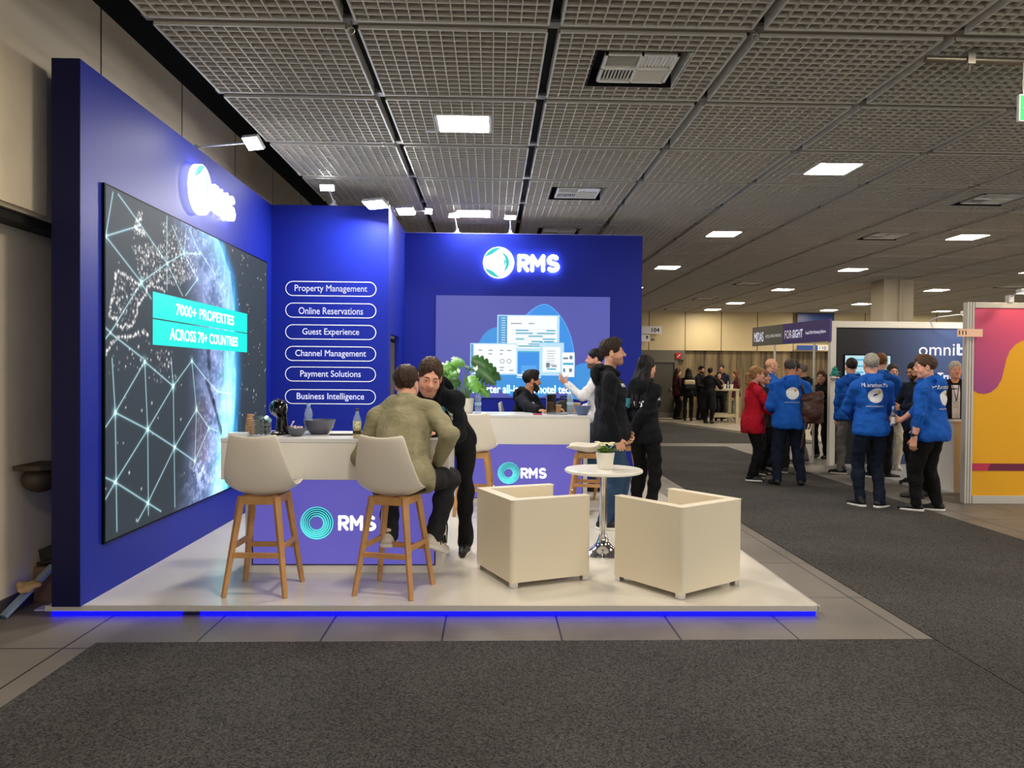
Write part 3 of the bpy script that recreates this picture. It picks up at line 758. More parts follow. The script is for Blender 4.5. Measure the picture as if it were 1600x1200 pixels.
P2(.485, .325, 1.145, .765, 3, 5, o); P2(.54, .345, 1.13, .75, 4, 5.5, o); P2(.495, .345, .525, .75, 6, 5.5, o)
for x, z, w in ((.6, .66, .05), (.74, .66, .06), (.74, .61, .05), (.9, .66, .05), (.9, .61, .04), (1.0, .66, .06), (.9, .38, .05), (1.03, .38, .06), (.9, .42, .06)): P2(x, z, x + w, z + .012, 7, 6, o)
for cx in (.935, 1.03): o.ring((0, 0), .032, (0, 0), .024, 0, .006*1.2, 20, 7, FRONT(cx, -.0205, .515))
P2(1.455, .315, 1.80, .785, 2, 7, o); P2(1.455, .32, 1.80, .78, 3, 7.2, o); P2(1.50, .37, 1.75, .72, 4, 7.8, o)
for k in range(6): P2(1.56, .66 - .035*k, 1.68 - .01*(k % 3), .666 - .035*k, 7, 8.3, o)
P2(1.56, .46, 1.70, .47, 7, 8.3, o); P2(1.55, .43, 1.60, .50, 7, 8.3, o); P2(1.63, .44, 1.70, .455, 7, 8.3, o); P2(1.56, .40, 1.69, .42, 5, 8.3, o)
P2(1.775, .30, 1.95, .645, 4, 9, o); P2(1.79, .47, 1.935, .50, 5, 9.6, o); P2(1.79, .55, 1.86, .575, 7, 9.6, o); P2(1.88, .55, 1.92, .60, 7, 9.6, o); P2(1.79, .37, 1.82, .42, 7, 9.6, o); P2(1.875, .37, 1.915, .42, 7, 9.6, o)
o.build('display', S, t)
put_text(MB(), 'Smarter all-in-one hotel tech', FRONT(1.225, -.0235, .125), 1.42, .115, .003).build('lettering', scw, t)

# ---- wall lamps
LENS = [mat('lamp lit %d' % e, (255, 255, 250), .4, emit=e, ecol=(255, 252, 245)) for e in (60, 110, 430)]; lm = mat('lamp housing', (206, 208, 212), .4, .3)
def wall_lamp(label, foot, head, aim, w=.17, h=.11, q=1):
    lh = LENS[q]
    t = thing('flood_lamp', label, 'lamp', foot, 0, 'floodlights on the booth walls')
    hd = Vector(head) - Vector(foot); n = (Vector(aim) - Vector(head)).normalized()
    MB().box((-.04, -.03, -.0), (.04, .03, .02)).box((-.02, -.015, 0), (.02, .015, .07)).build('clamp', lm, t)
    MB().tube([(0, 0, .05), tuple(hd - n*.02)], .009, 8).build('arm', lm, t, True)
    x = n.cross(Vector((0, 0, 1))).normalized() if abs(n.z) < .98 else Vector((1, 0, 0)); y = n.cross(x)
    M = Matrix((x, y, n)).transposed().to_4x4(); M.translation = hd
    MB().box((-w/2, -h/2, -.035), (w/2, h/2, 0), 0, M).build('head', lm, t, bevel=.006)
    q = .008
    MB().add([(-w/2+q, -h/2+q, .001), (w/2-q, -h/2+q, .001), (w/2-q, h/2-q, .001), (-w/2+q, h/2-q, .001)], [(0, 1, 2, 3)], 0, M).build('lens', lh, t)
TOPZ = PLAT + 3.46
wall_lamp('floodlight on a long arm over the slanted wall sign', (-2.66, 7.05, TOPZ), (-2.08, 6.78, 3.54), (-2.25, 6.3, 2.9), .16, .14, 0)
wall_lamp('small floodlight standing on the wall above the service names', (-1.88, 9.24, TOPZ), (-1.92, 9.05, 3.70), (-1.9, 8.6, 3.3), .17, .09)
wall_lamp('largest floodlight, at the right corner above the service names', (-1.26, 9.24, TOPZ), (-1.33, 8.85, 3.47), (-1.42, 8.66, 2.9), .27, .17, 2)
wall_lamp('tilted floodlight just right of the largest lamp, over the side wall', (-1.24, 9.5, TOPZ), (-1.05, 9.40, 3.51), (-1.10, 9.15, 2.9), .21, .15, 2)
wall_lamp('tiny bright floodlight on a thin arm past the corner lamps', (-1.24, 9.75, TOPZ), (-.82, 9.95, 3.63), (-.75, 9.5, 3.2), .10, .09)
wall_lamp('left one of two floodlights on the rear wall top', (-.50, 10.96, TOPZ), (-.53, 10.72, 3.735), (-.5, 10.5, 3.2), .16, .10)
wall_lamp('right one of two floodlights on the rear wall top', (.25, 10.96, TOPZ), (.243, 10.72, 3.72), (.27, 10.5, 3.2), .16, .10)

# ---- counters
box_m = mat('lit purple front', (60, 56, 120), .4, emit=.72, ecol=(106, 98, 196)); dk = mat('frame dark', (44, 40, 70), .5)
ring_a = mat('ring aqua', (110, 232, 232), .4, emit=.75, ecol=(80, 228, 232)); ring_b = mat('ring deep', (20, 70, 110), .4, emit=.25); lw = mat('counter letters', (250, 250, 252), .4, emit=.75)
def counter(label, x0, x1, yf, yfu, yb, x0u, x1u, zsp, ztop, logo_x, logo_z, R, lx, lz, lh_):
    t = thing('counter', label, 'counter', (0, 0, PLAT))
    P_ = PLAT
    MB().box((x0, yf, 0), (x1, yb, zsp - P_)).build('base_cabinet', wht, t)
    MB().box((x0u, yfu, zsp - P_), (x1u, yb + .02, ztop - P_ - .0305)).build('upper_cabinet', wht, t, bevel=.004)
    MB().box((x0u - .002, yfu - .002, ztop - P_ - .03), (x1u + .002, yb + .022, ztop - P_)).build('worktop', mat('worktop', (214, 214, 214), .3), t, bevel=.003)
    MB().box((x0 + .05, yf - .004, .055), (x1 - .05, yf, zsp - P_ - .005)).build('front_frame', dk, t)
    MB().box((x0 + .06, yf - .006, .065), (x1 - .06, yf - .003, zsp - P_ - .008)).build('front_panel', box_m, t)
    o = MB(); swirl(o, FRONT(logo_x, yf - .006, logo_z - P_), R, 0, .006); o.build('ring_mark', [ring_a, ring_b], t)
    o = MB(); rms_letters(o, FRONT(lx, yf - .006, lz - P_), lh_, 0, .005); o.build('letters', lw, t)
counter('white counter with purple lit front, nearest the left wall, behind the two stools', -1.83, -.36, 5.82, 5.64, 6.36, -1.95, -.30, .79, 1.09, -1.297, .443, .122, -1.14, .385, .118)
counter('white counter with purple lit front, farther back before the rear screen', -.36, 1.12, 8.95, 8.74, 9.46, -.44, 1.12, .77, 1.10, .207, .418, .125, .345, .355, .125)
# ================================================================== FURNITURE
shell_m = mat('stool shell', (226, 218, 204), .38); oak = mat('oak', (188, 140, 88), .45, noise=(9, .16))
leather = mat('cream leather', (224, 214, 192), .38, bump=(160, .08)); chrome = mat('chrome', (225, 225, 228), .09, 1.0)
def make_stool(label, loc, rz):
    t = thing('bar_stool', label, 'bar stool', loc, rz, 'white shell bar stools with oak legs')
    prof = [(-.264, 1.092), (-.263, 1.065), (-.246, .955), (-.222, .85), (-.195, .765), (-.142, .690), (-.05, .660), (.05, .664), (.14, .690), (.20, .706), (.232, .704)]
    hw = [.150, .165, .190, .215, .230, .236, .238, .236, .230, .212, .182]
    n = 14; Vt = []; N = len(prof)
    for i, ((y, z), w) in enumerate(zip(prof, hw)):
        j0, j1 = max(i-1, 0), min(i+1, N-1); ty, tz = prof[j1][0]-prof[j0][0], prof[j1][1]-prof[j0][1]; L = math.hypot(ty, tz)
        ny, nz = -tz/L, ty/L     # towards the sitter
        for k in range(n+1):
            u = -1 + 2*k/n; lift = (.03, .03, .035, .045, .06, .075, .080, .075, .06, .04, .02)[i]*abs(u)**2.4
            dip = -.016*(1 - u*u) if i < 2 else 0
            Vt.append((u*w, y + ny*lift, z + nz*lift + dip))
    Fq = [(i*(n+1)+k, (i+1)*(n+1)+k, (i+1)*(n+1)+k+1, i*(n+1)+k+1) for i in range(N-1) for k in range(n)]
    mb = MB(); mb.add(Vt, Fq); o = mb.build('seat_shell', shell_m, t, True, angle=60)
    so = o.modifiers.new('thick', 'SOLIDIFY'); so.thickness = .016; so.offset = 0
    ss = o.modifiers.new('round', 'SUBSURF'); ss.levels = 1; ss.render_levels = 2
    for sx, sy in ((-1,-1),(1,-1),(1,1),(-1,1)):
        MB().beam((sx*.205, sy*.205, 0), (sx*.118, sy*.118, .662), (.030, .030), (.046, .04), 0, (sx, sy, 0)).build('leg', oak, t, bevel=.005)
    a = MB()
    for sy in (-1, 1): a.beam((-.12, sy*.118, .634), (.12, sy*.118, .634), (.03, .055))
    for sx in (-1, 1): a.beam((sx*.118, -.12, .634), (sx*.118, .12, .634), (.03, .055))
    a.beam((-.11, -.11, .652), (.11, .11, .652), (.05, .03)).beam((-.11, .11, .652), (.11, -.11, .652), (.05, .03))
    a.build('seat_frame', oak, t, bevel=.004)
    for sy in (-1, 1): MB().beam((-.172, sy*.172, .275), (.172, sy*.172, .275), (.022, .036)).build('footrest', oak, t, bevel=.003)
    for sx in (-1, 1): MB().beam((sx*.168, -.168, .325), (sx*.168, .168, .325), (.022, .036)).build('footrest', oak, t, bevel=.003)
    b = MB()
    for sx, sy in ((-1,-1),(1,-1),(1,1),(-1,1)): b.ball((sx*.186, sy*.166, .275), .008, 8)
    b.build('bolt', chrome, t)
    return t
s0 = make_stool('empty white shell bar stool with oak legs, nearest the left wall', (-1.556, 5.37, PLAT), -2)
dup(s0, 'white shell bar stool carrying the man in the olive sweater', (-.659, 5.357, PLAT), -16)
dup(s0, 'empty white shell bar stool at the left end of the rear counter', (-.165, 8.27, PLAT), -4)
dup(s0, 'white shell bar stool turned sideways behind the jeans of the man in the black hoodie', (1.06, 8.3, PLAT), 78)
dup(s0, 'white shell bar stool farthest right, between the standing man and woman', (1.50, 9.1, PLAT), 20)
dup(s0, 'white shell stool behind the rear counter, under the seated bearded man', (.36, 9.95, PLAT), -95).scale = (1, 1, 1.04)

def armchair(label, loc, rz):
    t = thing('armchair', label, 'armchair', loc, rz, 'cream cube armchairs')
    W, D, H, a, z0 = .33, .32, .62, .085, .04
    P = [(-W, -D), (W, -D), (W, D), (W-a, D), (W-a, -D+a), (-W+a, -D+a), (-W+a, D), (-W, D)]
    o = MB().prism(P, z0, H).build('shell', leather, t, True, bevel=.03, seg=4, angle=50)
    MB().box((-W+a+.003, -D+a+.003, z0+.02), (W-a-.003, D-.01, .30)).build('seat_base', leather, t, bevel=.01)
    MB().box((-W+a+.004, -D+a+.004, .30), (W-a-.004, D+.005, .41)).build('seat_cushion', leather, t, True, bevel=.03, seg=3)
    for sx, sy in ((-1,-1),(1,-1),(1,1),(-1,1)): MB().box((sx*.295-.025, sy*.285-.025, 0), (sx*.295+.025, sy*.285+.025, z0+.004)).build('foot', chrome, t, bevel=.003)
    return t
armchair('cream cube armchair left of the round table, opening to the right', (.312, 5.80, PLAT), -67)
armchair('cream cube armchair right of the round table, opening away to the left', (1.352, 5.557, PLAT), 36)
t = thing('pedestal_table', 'round white table on a chrome trumpet foot between the armchairs', 'table', (.945, 6.45, PLAT))
MB().lathe([(.0, .682), (.31, .682), (.325, .69), (.325, .705), (.318, .712), (0, .712)], 64).build('table_top', mat('table white', (232, 230, 224), .28), t, True)
MB().lathe([(.205, 0), (.205, .008), (.19, .014), (.14, .028), (.09, .055), (.055, .095), (.038, .14), (.034, .16)], 48).build('foot', chrome, t, True)
MB().lathe([(.030, .15), (.030, .68)], 32).build('column', chrome, t, True)
MB().lathe([(.07, .66), (.07, .682)], 24).build('collar', chrome, t, True)
# flower pot on the table
leafm = mat('leaf fresh', (112, 150, 60), .45); leafd = mat('leaf dark', (38, 84, 34), .4); potw = mat('pot white', (228, 224, 212), .35); soil = mat('soil', (50, 38, 28), .9)
def leaf(mb, base, tip, w, m=0, droop=.2, n=6):
    """one leaf blade as a curved lens with a midrib fold"""
    b = Vector(base); d = Vector(tip) - b; L = d.length; dn = d.normalized()
    sd = dn.cross(Vector((0, 0, 1)))
    sd = sd.normalized() if sd.length > .05 else Vector((1, 0, 0)); up = sd.cross(dn)
    vs = []; fs = []
    for i in range(n+1):
        q = i/n; c = b + d*q + up*(sin(pi*q)*L*.10) - Vector((0, 0, 1))*droop*L*q*q
        ww = w*(sin(pi*min(.999, q**.75*.97 + .03)))*.5
        vs += [tuple(c - sd*ww + up*ww*.25), tuple(c), tuple(c + sd*ww + up*ww*.25)]
    for i in range(n):
        for k in (0, 1): fs.append((3*i+k, 3*i+k+1, 3*i+3+k+1, 3*i+3+k))
    mb.add(vs, fs, m)
t = thing('flower_pot', 'small white pot of pale primroses on the round table', 'flower pot', (.955, 6.44, PLAT + .712))
MB().lathe([(.055, 0), (.062, .01), (.078, .135), (.078, .14), (.070, .14), (.066, .11), (0, .11)], 32).build('pot', potw, t, True, angle=60)
fo = MB(); rg = random.Random(3)
for k in range(30):
    a = rg.uniform(0, 2*pi); r = rg.uniform(.06, .125); h = rg.uniform(.15, .205)
    leaf(fo, (.02*cos(a), .02*sin(a), .12), (r*cos(a), r*sin(a), h), rg.uniform(.05, .07), 0, .15)
leaf(fo, (.02, 0, .13), (.13, -.01, .235), .07, 0, .1); leaf(fo, (.02, -.02, .13), (.165, -.04, .19), .035, 0, .3)
fo.build('foliage', leafm, t, True, angle=80)
for k in range(11):
    a = k*2.4; r = .078*math.sqrt(k/11); fl = MB(); c = (r*cos(a), r*sin(a) - .01, .212 + rg.uniform(-.008, .012))
    for q in range(5):
        b = q*1.2566 + k; fl.ball((c[0] + .013*cos(b), c[1] + .013*sin(b), c[2]), (.012, .012, .005), 8)
    fl.ball((c[0], c[1], c[2] + .004), .005, 6, 1); fl.build('flower', [mat('petal cream', (246, 240, 206), .6), mat('flower eye', (226, 196, 70), .6)], t, True)

# ---- things on the near counter
Z1 = 1.09
gb = mat('bowl grey', (92, 94, 106), .4); 
def bowl(label, loc, R, H):
    t = thing('bowl', label, 'bowl', loc); MB().lathe([(R*.45, 0), (R*.55, .004), (R*.86, H*.45), (R, H), (R*.965, H), (R*.8, H*.45), (R*.45, .014), (0, .012)], 40).build('vessel', gb, t, True, angle=60); return t
bowl('large empty grey bowl on the near counter', (-1.335, 6.06, Z1), .122, .112)
bowl('small dark bowl behind the sweets bowl on the near counter', (-1.53, 6.02, Z1), .066, .062)
bowl('small grey bowl heaped with wrapped sweets on the near counter', (-1.46, 5.86, Z1), .068, .062)
sweet = mat('sweet wrapper', (228, 214, 222), .25); sweet2 = mat('sweet wrapper dark', (120, 70, 84), .3)
for k in range(16):
    a = k*2.4; r = .048*math.sqrt((k % 8)/8); z = .054 + .012*(k//8)
    o = MB(); M = rot(rg.uniform(-.5, .5), rg.uniform(-.5, .5), rg.uniform(0, 6))
    o.ball((0, 0, 0), (.012, .009, .008), 8, 0, M).box((-.022, -.006, -.001), (.022, .006, .001), 0, M)
    ob = o.build('wrapped_sweet', sweet if k % 4 else sweet2, None, True); ob.location = (-1.46 + r*cos(a), 5.86 + r*sin(a), Z1 + z)
    tag(ob, 'small pale wrapped sweet heaped in the small grey bowl' if k % 4 else 'small dark red wrapped sweet heaped in the small grey bowl', 'sweet', 'wrapped sweets in the grey bowl')
ob = MB().ball((0, 0, 0), (.006, .006, .026), 8, 0, rot(0, .5, 0)).box((-.004, -.014, .018), (.004, .014, .034), 0, rot(0, .5, 0)).build('wrapped_sweet', sweet, None, True); ob.location = (-1.498, 5.85, Z1 + .082)
tag(ob, 'white wrapped sweet sticking up at the left rim of the grey bowl', 'sweet', 'wrapped sweets in the grey bowl')
clear = mat('clear plastic', (206, 228, 244), .08, alpha=.30); water = mat('label blue clear', (170, 206, 230), .3)
capb = mat('cap blue', (150, 190, 226), .4)
def water_bottle(label, loc, s=1.0):
    t = thing('water_bottle', label, 'bottle', loc, 0, 'small clear water bottles')
    MB().lathe([(r*s, z*s) for r, z in ((.026, 0), (.031, .006), (.031, .05), (.027, .062), (.031, .075), (.031, .105), (.026, .118), (.031, .132), (.030, .15), (.022, .18), (.013, .198), (.013, .206))], 28).build('bottle_body', clear, t, True, angle=70)
    MB().lathe([(.0315*s, .078*s), (.0318*s, .103*s)], 28, cap=False).build('label_band', water, t, True)
    MB().lathe([(.0145*s, .204*s), (.0145*s, .222*s), (.013*s, .224*s)], 20).build('cap', capb, t, True)
    return t
water_bottle('clear water bottle on the near counter, between the bowls', (-1.435, 6.12, Z1), 1.05)
t = thing('juice_bottle', 'clear bottle of yellow apple juice at the front edge of the near counter', 'bottle', (-.985, 5.715, Z1))
MB().lathe([(.026, 0), (.030, .006), (.0305, .12), (.027, .145), (.015, .175), (.0125, .19), (.0125, .205)], 28).build('bottle_body', clear, t, True, angle=70)
MB().lathe([(.0, .003), (.027, .004), (.028, .085), (0, .085)], 24).build('juice', mat('apple juice', (232, 184, 30), .2), t, True)
MB().lathe([(.0309, .072), (.0309, .125)], 28, cap=False).build('label_band', mat('juice label', (206, 214, 170), .5, noise=(60, .5)), t, True)
MB().lathe([(.030, .03), (.0308, .032), (.0308, .055), (.030, .057)], 28, cap=False).build('badge', mat('juice badge', (52, 60, 30), .5), t)
MB().lathe([(.0135, .2), (.0135, .216)], 20).build('cap', mat('cap dark', (48, 46, 44), .4), t, True)
t = thing('notepad', 'white notepad lying over a dark tablet by the large bowl', 'notepad', (-1.135, 5.99, Z1), 4)
MB().box((-.10, -.05, 0), (.08, .06, .012)).build('tablet', mat('tablet black', (16, 16, 20), .3), t, bevel=.003); MB().box((-.10, -.06, .0125), (.085, .065, .022)).build('pages', mat('paper white', (240, 240, 240), .6), t)
t = thing('coffee_machine', 'glossy black ball-headed capsule coffee machine on the near counter', 'coffee machine', (-1.63, 5.98, Z1))
gk = mat('gloss black', (8, 8, 10), .08, coat=.5)
V, Q = solid([el((0, 0, .205), (.066, .075, .066), k=.02), rc((.018, .03, .02), (.02, .02, .17), .045, .036, k=.03), bx((.01, .02, .012), (.06, .09, .012), None, .01, k=.012), rc((0, -.05, .205), (0, -.078, .19), .03, .024, k=.02)], .005)
raw_mesh('housing', V, Q, gk, t)
MB().lathe([(.045, .02), (.045, .03), (0, .03)], 24, 0, T(0, -.075, 0)).build('drip_tray', chrome, t, True)
MB().tube([(.066*cos(a*pi/12)*1.02, -.01, .205 + .066*sin(a*pi/12)*1.02) for a in range(24)], .003, 6, closed=True).build('ring', chrome, t, True)
MB().tube([(-.06, -.01, .225), (0, -.03, .275), (.06, -.01, .225)], .006, 8).build('lever', chrome, t, True)
t = thing('capsule_holder', 'clear box filled with black coffee capsules beside the coffee machine', 'box', (-1.70, 5.79, Z1))
MB().box((-.055, -.05, 0), (.055, .05, .004)).box((-.055, -.05, 0), (-.052, .05, .13)).box((.052, -.05, 0), (.055, .05, .13)).box((-.055, .047, 0), (.055, .05, .13)).box((-.055, -.05, 0), (.055, -.047, .13)).build('holder', mat('clear acrylic', (210, 230, 236), .06, alpha=.10), t)
cap1 = mat('capsule black', (16, 17, 20), .25); cap2 = mat('capsule foil', (150, 186, 196), .2, .8)
for k in range(18):
    x, y, z = (-.034 + .034*(k % 3), -.028 + .056*((k//3) % 2), .02 + .036*(k//6))
    MB().lathe([(.013, 0), (.0165, .026), (.017, .03), (0, .031)], 14, 0, T(x, y, z) @ rot(.2*(k % 3), .3, 0)).build('capsule', cap1, t, True)
for k in range(6):
    MB().lathe([(.013, 0), (.017, .026), (.018, .03), (0, .031)], 14, 0, T(-.036 + .036*(k % 3), -.024 + .05*(k//3), .128) @ rot(.9, .4*k, 0)).build('capsule', cap2, t, True)
kraft = mat('kraft paper', (186, 142, 92), .7); cupw = mat('cup rim white', (232, 222, 204), .5)
def cup(label, loc, s=1.0, g=None, tilt=None, mm=None):
    t = thing('paper_cup', label, 'cup', loc, 0, g)
    if tilt: t.rotation_euler = tilt
    MB().lathe([(.026*s, 0), (.036*s, .088*s), (.034*s, .088*s), (.025*s, .006*s), (0, .006*s)], 24).build('cup_wall', mm or kraft, t, True, angle=60)
    MB().tube([(.036*s*cos(a*pi/10), .036*s*sin(a*pi/10), .088*s) for a in range(20)], .002*s, 6, closed=True).build('rim', cupw, t, True); return t
for k in range(5):      # two nested stacks, mouths down
    c = cup('brown paper cup, number %s from the bottom of the upright stack by the screen' % ('one', 'two', 'three', 'four', 'five')[k], (-1.83, 5.93, Z1 + .089 + .017*k), 1.0, 'nested paper cups'); c.rotation_euler = (pi, 0, 0)
for k in range(4):
    cup('brown paper cup lying %s in the leaning stack against the capsule box' % ('lowest', 'second', 'third', 'topmost')[k], (-1.765 - .004*k, 5.80, Z1 + .012 + .016*k), .85, 'nested paper cups', (.0, -.12, 0))
t = thing('napkin_tray', 'pale tray with a stack of white napkins at the left end of the near counter', 'napkin tray', (-1.855, 5.76, Z1), 3)
MB().box((-.08, -.07, 0), (.075, .07, .006)).build('tray', clear, t); o = MB()
for k in range(5): o.box((-.07, -.06, .0065 + .005*k), (.065, .06, .0108 + .005*k), 0, rot(0, 0, .03*(k % 3)))
o.build('napkin', mat('napkin', (226, 236, 240), .7), t)

# ---- things on the rear counter
Z2 = 1.10
t = thing('monstera', 'tall cheese plant in a white pot on the rear counter', 'plant', (-.30, 9.06, Z2))
MB().lathe([(.075, 0), (.082, .008), (.098, .17), (.098, .178), (.088, .178), (.084, .15), (0, .15)], 36).build('pot', potw, t, True, angle=60)
MB().lathe([(0, .152), (.084, .152)], 24).build('soil', soil, t)
rg = random.Random(12); light = mat('monstera light', (84, 140, 50), .35)
def monstera_leaf(mb, c, d, up, L, W):
    """broad heart with deep side notches, bent along the middle"""
    d = Vector(d).normalized(); up = Vector(up); sd = d.cross(up).normalized(); up = sd.cross(d); n = 14; vs = []; fs = []
    for i in range(n+1):
        q = i/n; w = W*.5*(sin(pi*(q*.93 + .07))**.6)*(1 - .25*q)
        if i in (4, 7, 10): w *= .55
        p = Vector(c) + d*(L*(q - .12)) - Vector((0, 0, 1))*(.35*L*q*q)
        vs += [tuple(p - sd*w - up*w*.25), tuple(p - sd*w*.5 - up*w*.04), tuple(p), tuple(p + sd*w*.5 - up*w*.04), tuple(p + sd*w - up*w*.25)]
    for i in range(n):
        for k in range(4): fs.append((5*i+k, 5*i+k+1, 5*i+5+k+1, 5*i+5+k))
    mb.add(vs, fs)
LV = [(-.22, -.08, .50, -1, -.3, .2, .22, .17, 1), (-.13, -.10, .56, -1, -.5, .3, .24, .16, 1), (-.04, -.02, .62, -.2, -1, .3, .22, .18, 1), (.10, -.04, .63, 1, -.4, .1, .24, .18, 0), (.21, -.02, .57, 1, -.3, -.2, .22, .15, 0), (.16, -.10, .50, 1, -1, -.1, .22, .17, 0), (.04, -.12, .42, .3, -1, 0, .2, .17, 1), (-.09, -.11, .38, -.6, -1, 0, .18, .15, 0), (-.16, -.06, .33, -1, -.6, -.1, .17, .13, 0), (.12, -.05, .34, 1, -.8, -.2, .18, .14, 1), (.0, .06, .55, .2, .8, .3, .22, .17, 0), (-.10, .08, .48, -.8, .5, .2, .2, .16, 1), (.14, .08, .46, .8, .6, .1, .2, .16, 0)]
for x, y, z, dx, dy, dz, L, W, m in LV:
    o = MB(); monstera_leaf(o, (x, y, z), (dx, dy*.4, dz - .25), (-dx*.35, -1, .65), L*1.15, W*1.25); lf = o.build('leaf', light if m else leafd, t, True, angle=80)
    MB().tube([(.03*x/.2, .02, .15), (x*.35, y*.3, z*.6), (x, y, z)], [.008, .006, .004], 8).build('stem', mat('stem green', (112, 150, 76), .5), t, True)
cup('brown paper cup with a white rim left of the cheese plant', (-.42, 8.93, Z2), 1.15)
water_bottle('clear water bottle right of the cheese plant', (-.155, 9.02, Z2), 1.25)
water_bottle('clear water bottle behind the laptop on the rear counter', (.93, 9.12, Z2), 1.25)
t = thing('laptop', 'open laptop turned sideways on the rear counter, dark screen showing', 'laptop', (.67, 8.95, Z2), 0)
LM = T(-.03, -.02, 0) @ rot(0, 0, radians(64))
MB().box((0, -.21, 0), (.30, 0, .016), 0, LM).build('keyboard_base', mat('laptop silver', (150, 154, 160), .3, .7), t, bevel=.004)
MB().box((0, 0, .012), (.30, .006, .235), 0, LM).build('lid', mat('laptop silver', (0, 0, 0)), t)
MB().box((.008, -.003, .022), (.292, 0, .226), 0, LM).build('screen', mat('laptop screen', (22, 18, 16), .15, noise=(18, .8)), t)
t = thing('tray', 'flat grey tray with papers under the rear bottle', 'tray', (1.0, 9.12, Z2)); MB().box((-.16, -.09, 0), (.06, .1, .008)).build('tray_base', mat('tray grey', (112, 130, 144), .4), t, bevel=.003)
for ch in bpy.data.objects:
    if ch.name.startswith('water_bottle') and abs(ch.location.x - .93) < .01: ch.location.z = Z2 + .008
cup('brown paper cup half hidden behind the laptop screen', (.80, 9.25, Z2), 1.1)
cup('brown paper cup next to the small blue-grey bowl on the rear counter', (1.03, 9.32, Z2), 1.35)
bb = thing('bowl', 'blue-grey bowl at the right end of the rear counter', 'bowl', (1.045, 8.86, Z2)); MB().lathe([(.05, 0), (.06, .004), (.10, .105), (.096, .105), (.055, .01), (0, .01)], 36).build('vessel', mat('bowl blue', (92, 108, 150), .45), bb, True, angle=60)
tag(MB().box((.48, 8.80, Z2), (.58, 8.9, Z2 + .014)).build('notebook', mat('notebook red', (160, 30, 70), .5), bevel=.003), 'small crimson notebook at the front edge of the rear counter', 'notebook')
V, Q = solid([el((0, 0, .16), (.20, .10, .14), k=.05), bx((0, 0, .1), (.17, .08, .1), None, .05, k=.04)], .012, (.004, 30, 2))
t = thing('bag', 'black bag on a stand behind the laptop, under the rear screen', 'bag', (.98, 10.2, .93)); raw_mesh('bag_body', V, Q, mat('bag black', (16, 17, 22), .6), t)
MB().tube([(-.08, 0, .28), (-.06, 0, .34), (.06, 0, .34), (.08, 0, .28)], .012, 8).build('handle', mat('bag black', (0, 0, 0)), t)
t = thing('side_chair', 'low dark stand holding the black bag behind the rear counter', 'stand', (.98, 10.2, PLAT)); MB().box((-.22, -.2, .82), (.22, .2, .86)).build('seat', mat('stand dark', (30, 32, 40), .5), t)
for sx in (-1, 1):
    for sy in (-1, 1): MB().beam((sx*.2, sy*.18, 0), (sx*.19, sy*.17, .82), (.03, .03)).build('leg', mat('stand dark', (0, 0, 0)), t)

# ---- clutter between the hall wall and the booth
t = thing('cardboard_box', 'upright brown cardboard box wedged between hall wall and booth', 'box', (-2.96, 5.36, 0))
MB().box((-.13, -.05, 0), (.14, .3, .235)).build('carton', mat('cardboard', (112, 84, 58), .8, noise=(8, .1)), t)
tag(MB().box((-.14, -.08, .0), (.13, .24, .018), 0, rot(.0, -.22, 0)).box((-.12, -.06, .02), (.12, .2, .1), 0, rot(0, -.22, 0)).build('tool_case', mat('case dark', (34, 26, 20), .6, noise=(20, .5))), 'open dark case of tools lying tilted on the cardboard box', 'tool case').location = (-2.95, 5.42, .27)
tag(MB().beam((-3.07, 4.95, .012), (-2.93, 5.26, .26), (.055, .022)).build('timber_batten', mat('painted batten', (122, 142, 160), .6)), 'grey-blue batten leaning from the floor toward the cardboard box', 'batten')
V, Q = solid([el((0, 0, 0), (.05, .04, .03), k=.02), el((.04, .02, .015), (.04, .03, .02), k=.02), el((-.04, .0, .02), (.03, .03, .025), k=.02)], .006, (.006, 60, 5))
o = raw_mesh('tape_wad', V, Q, mat('tape tan', (168, 138, 100), .6)); o.location = (-3.00, 5.08, .16); tag(o, 'crumpled wad of tan tape stuck round the leaning batten', 'tape')
tag(MB().box((-.07, -.05, 0), (.07, .05, .006)).build('paper_scrap', mat('paper lilac', (206, 204, 226), .7)), 'pale printed paper scrap on the floor by the booth corner', 'paper').location = (-2.90, 5.16, .001)
t = thing('wall_bracket', 'dark rounded tray bracket fixed to the hall wall behind the booth edge', 'bracket', (-2.99, 5.22, .90))
MB().prism([(-.09, -.16), (.08, -.16), (.14, -.08), (.14, .1), (.06, .16), (-.09, .16)], .02, .05).build('tray', mat('bracket dark', (58, 46, 34), .6), t, bevel=.01)
V, Q = solid([el((0, 0, -.05), (.1, .14, .09), k=.02), bx((0, 0, .08), (.3, .3, .06), op=-1)], .01); raw_mesh('hollow', V, Q, mat('bracket dark', (0, 0, 0)), t)

# ================================================================== NEIGHBOUR STANDS
alu = mat('aluminium post', (200, 196, 188), .4, .15)
t = thing('display_wall', 'stand wall with pink, purple and yellow wave artwork in an aluminium frame', 'display wall', (5.88, 9.44, 0))
o = MB()
for x in (0, .032, .066): o.box((x, 0, 0), (x + .026, .09, 2.5))
o.box((.004, .02, 0), (.10, .08, 2.49)); o.box((.10, 0, 2.43), (2.6, .08, 2.5)); o.box((.10, 0, 0), (2.6, .08, .10)); o.build('frame', alu, t, bevel=.004)
PW, PH = 2.45, 2.33
pm = bpy.data.materials.new('print pink'); pm.use_nodes = True; nt = pm.node_tree; pb = nt.nodes['Principled BSDF']; pb.inputs['Roughness'].default_value = .5
tc = nt.nodes.new('ShaderNodeTexCoord'); mp = nt.nodes.new('ShaderNodeMapping'); mp.inputs['Rotation'].default_value = (0, radians(60), 0); gr = nt.nodes.new('ShaderNodeSeparateXYZ'); cr = nt.nodes.new('ShaderNodeValToRGB')
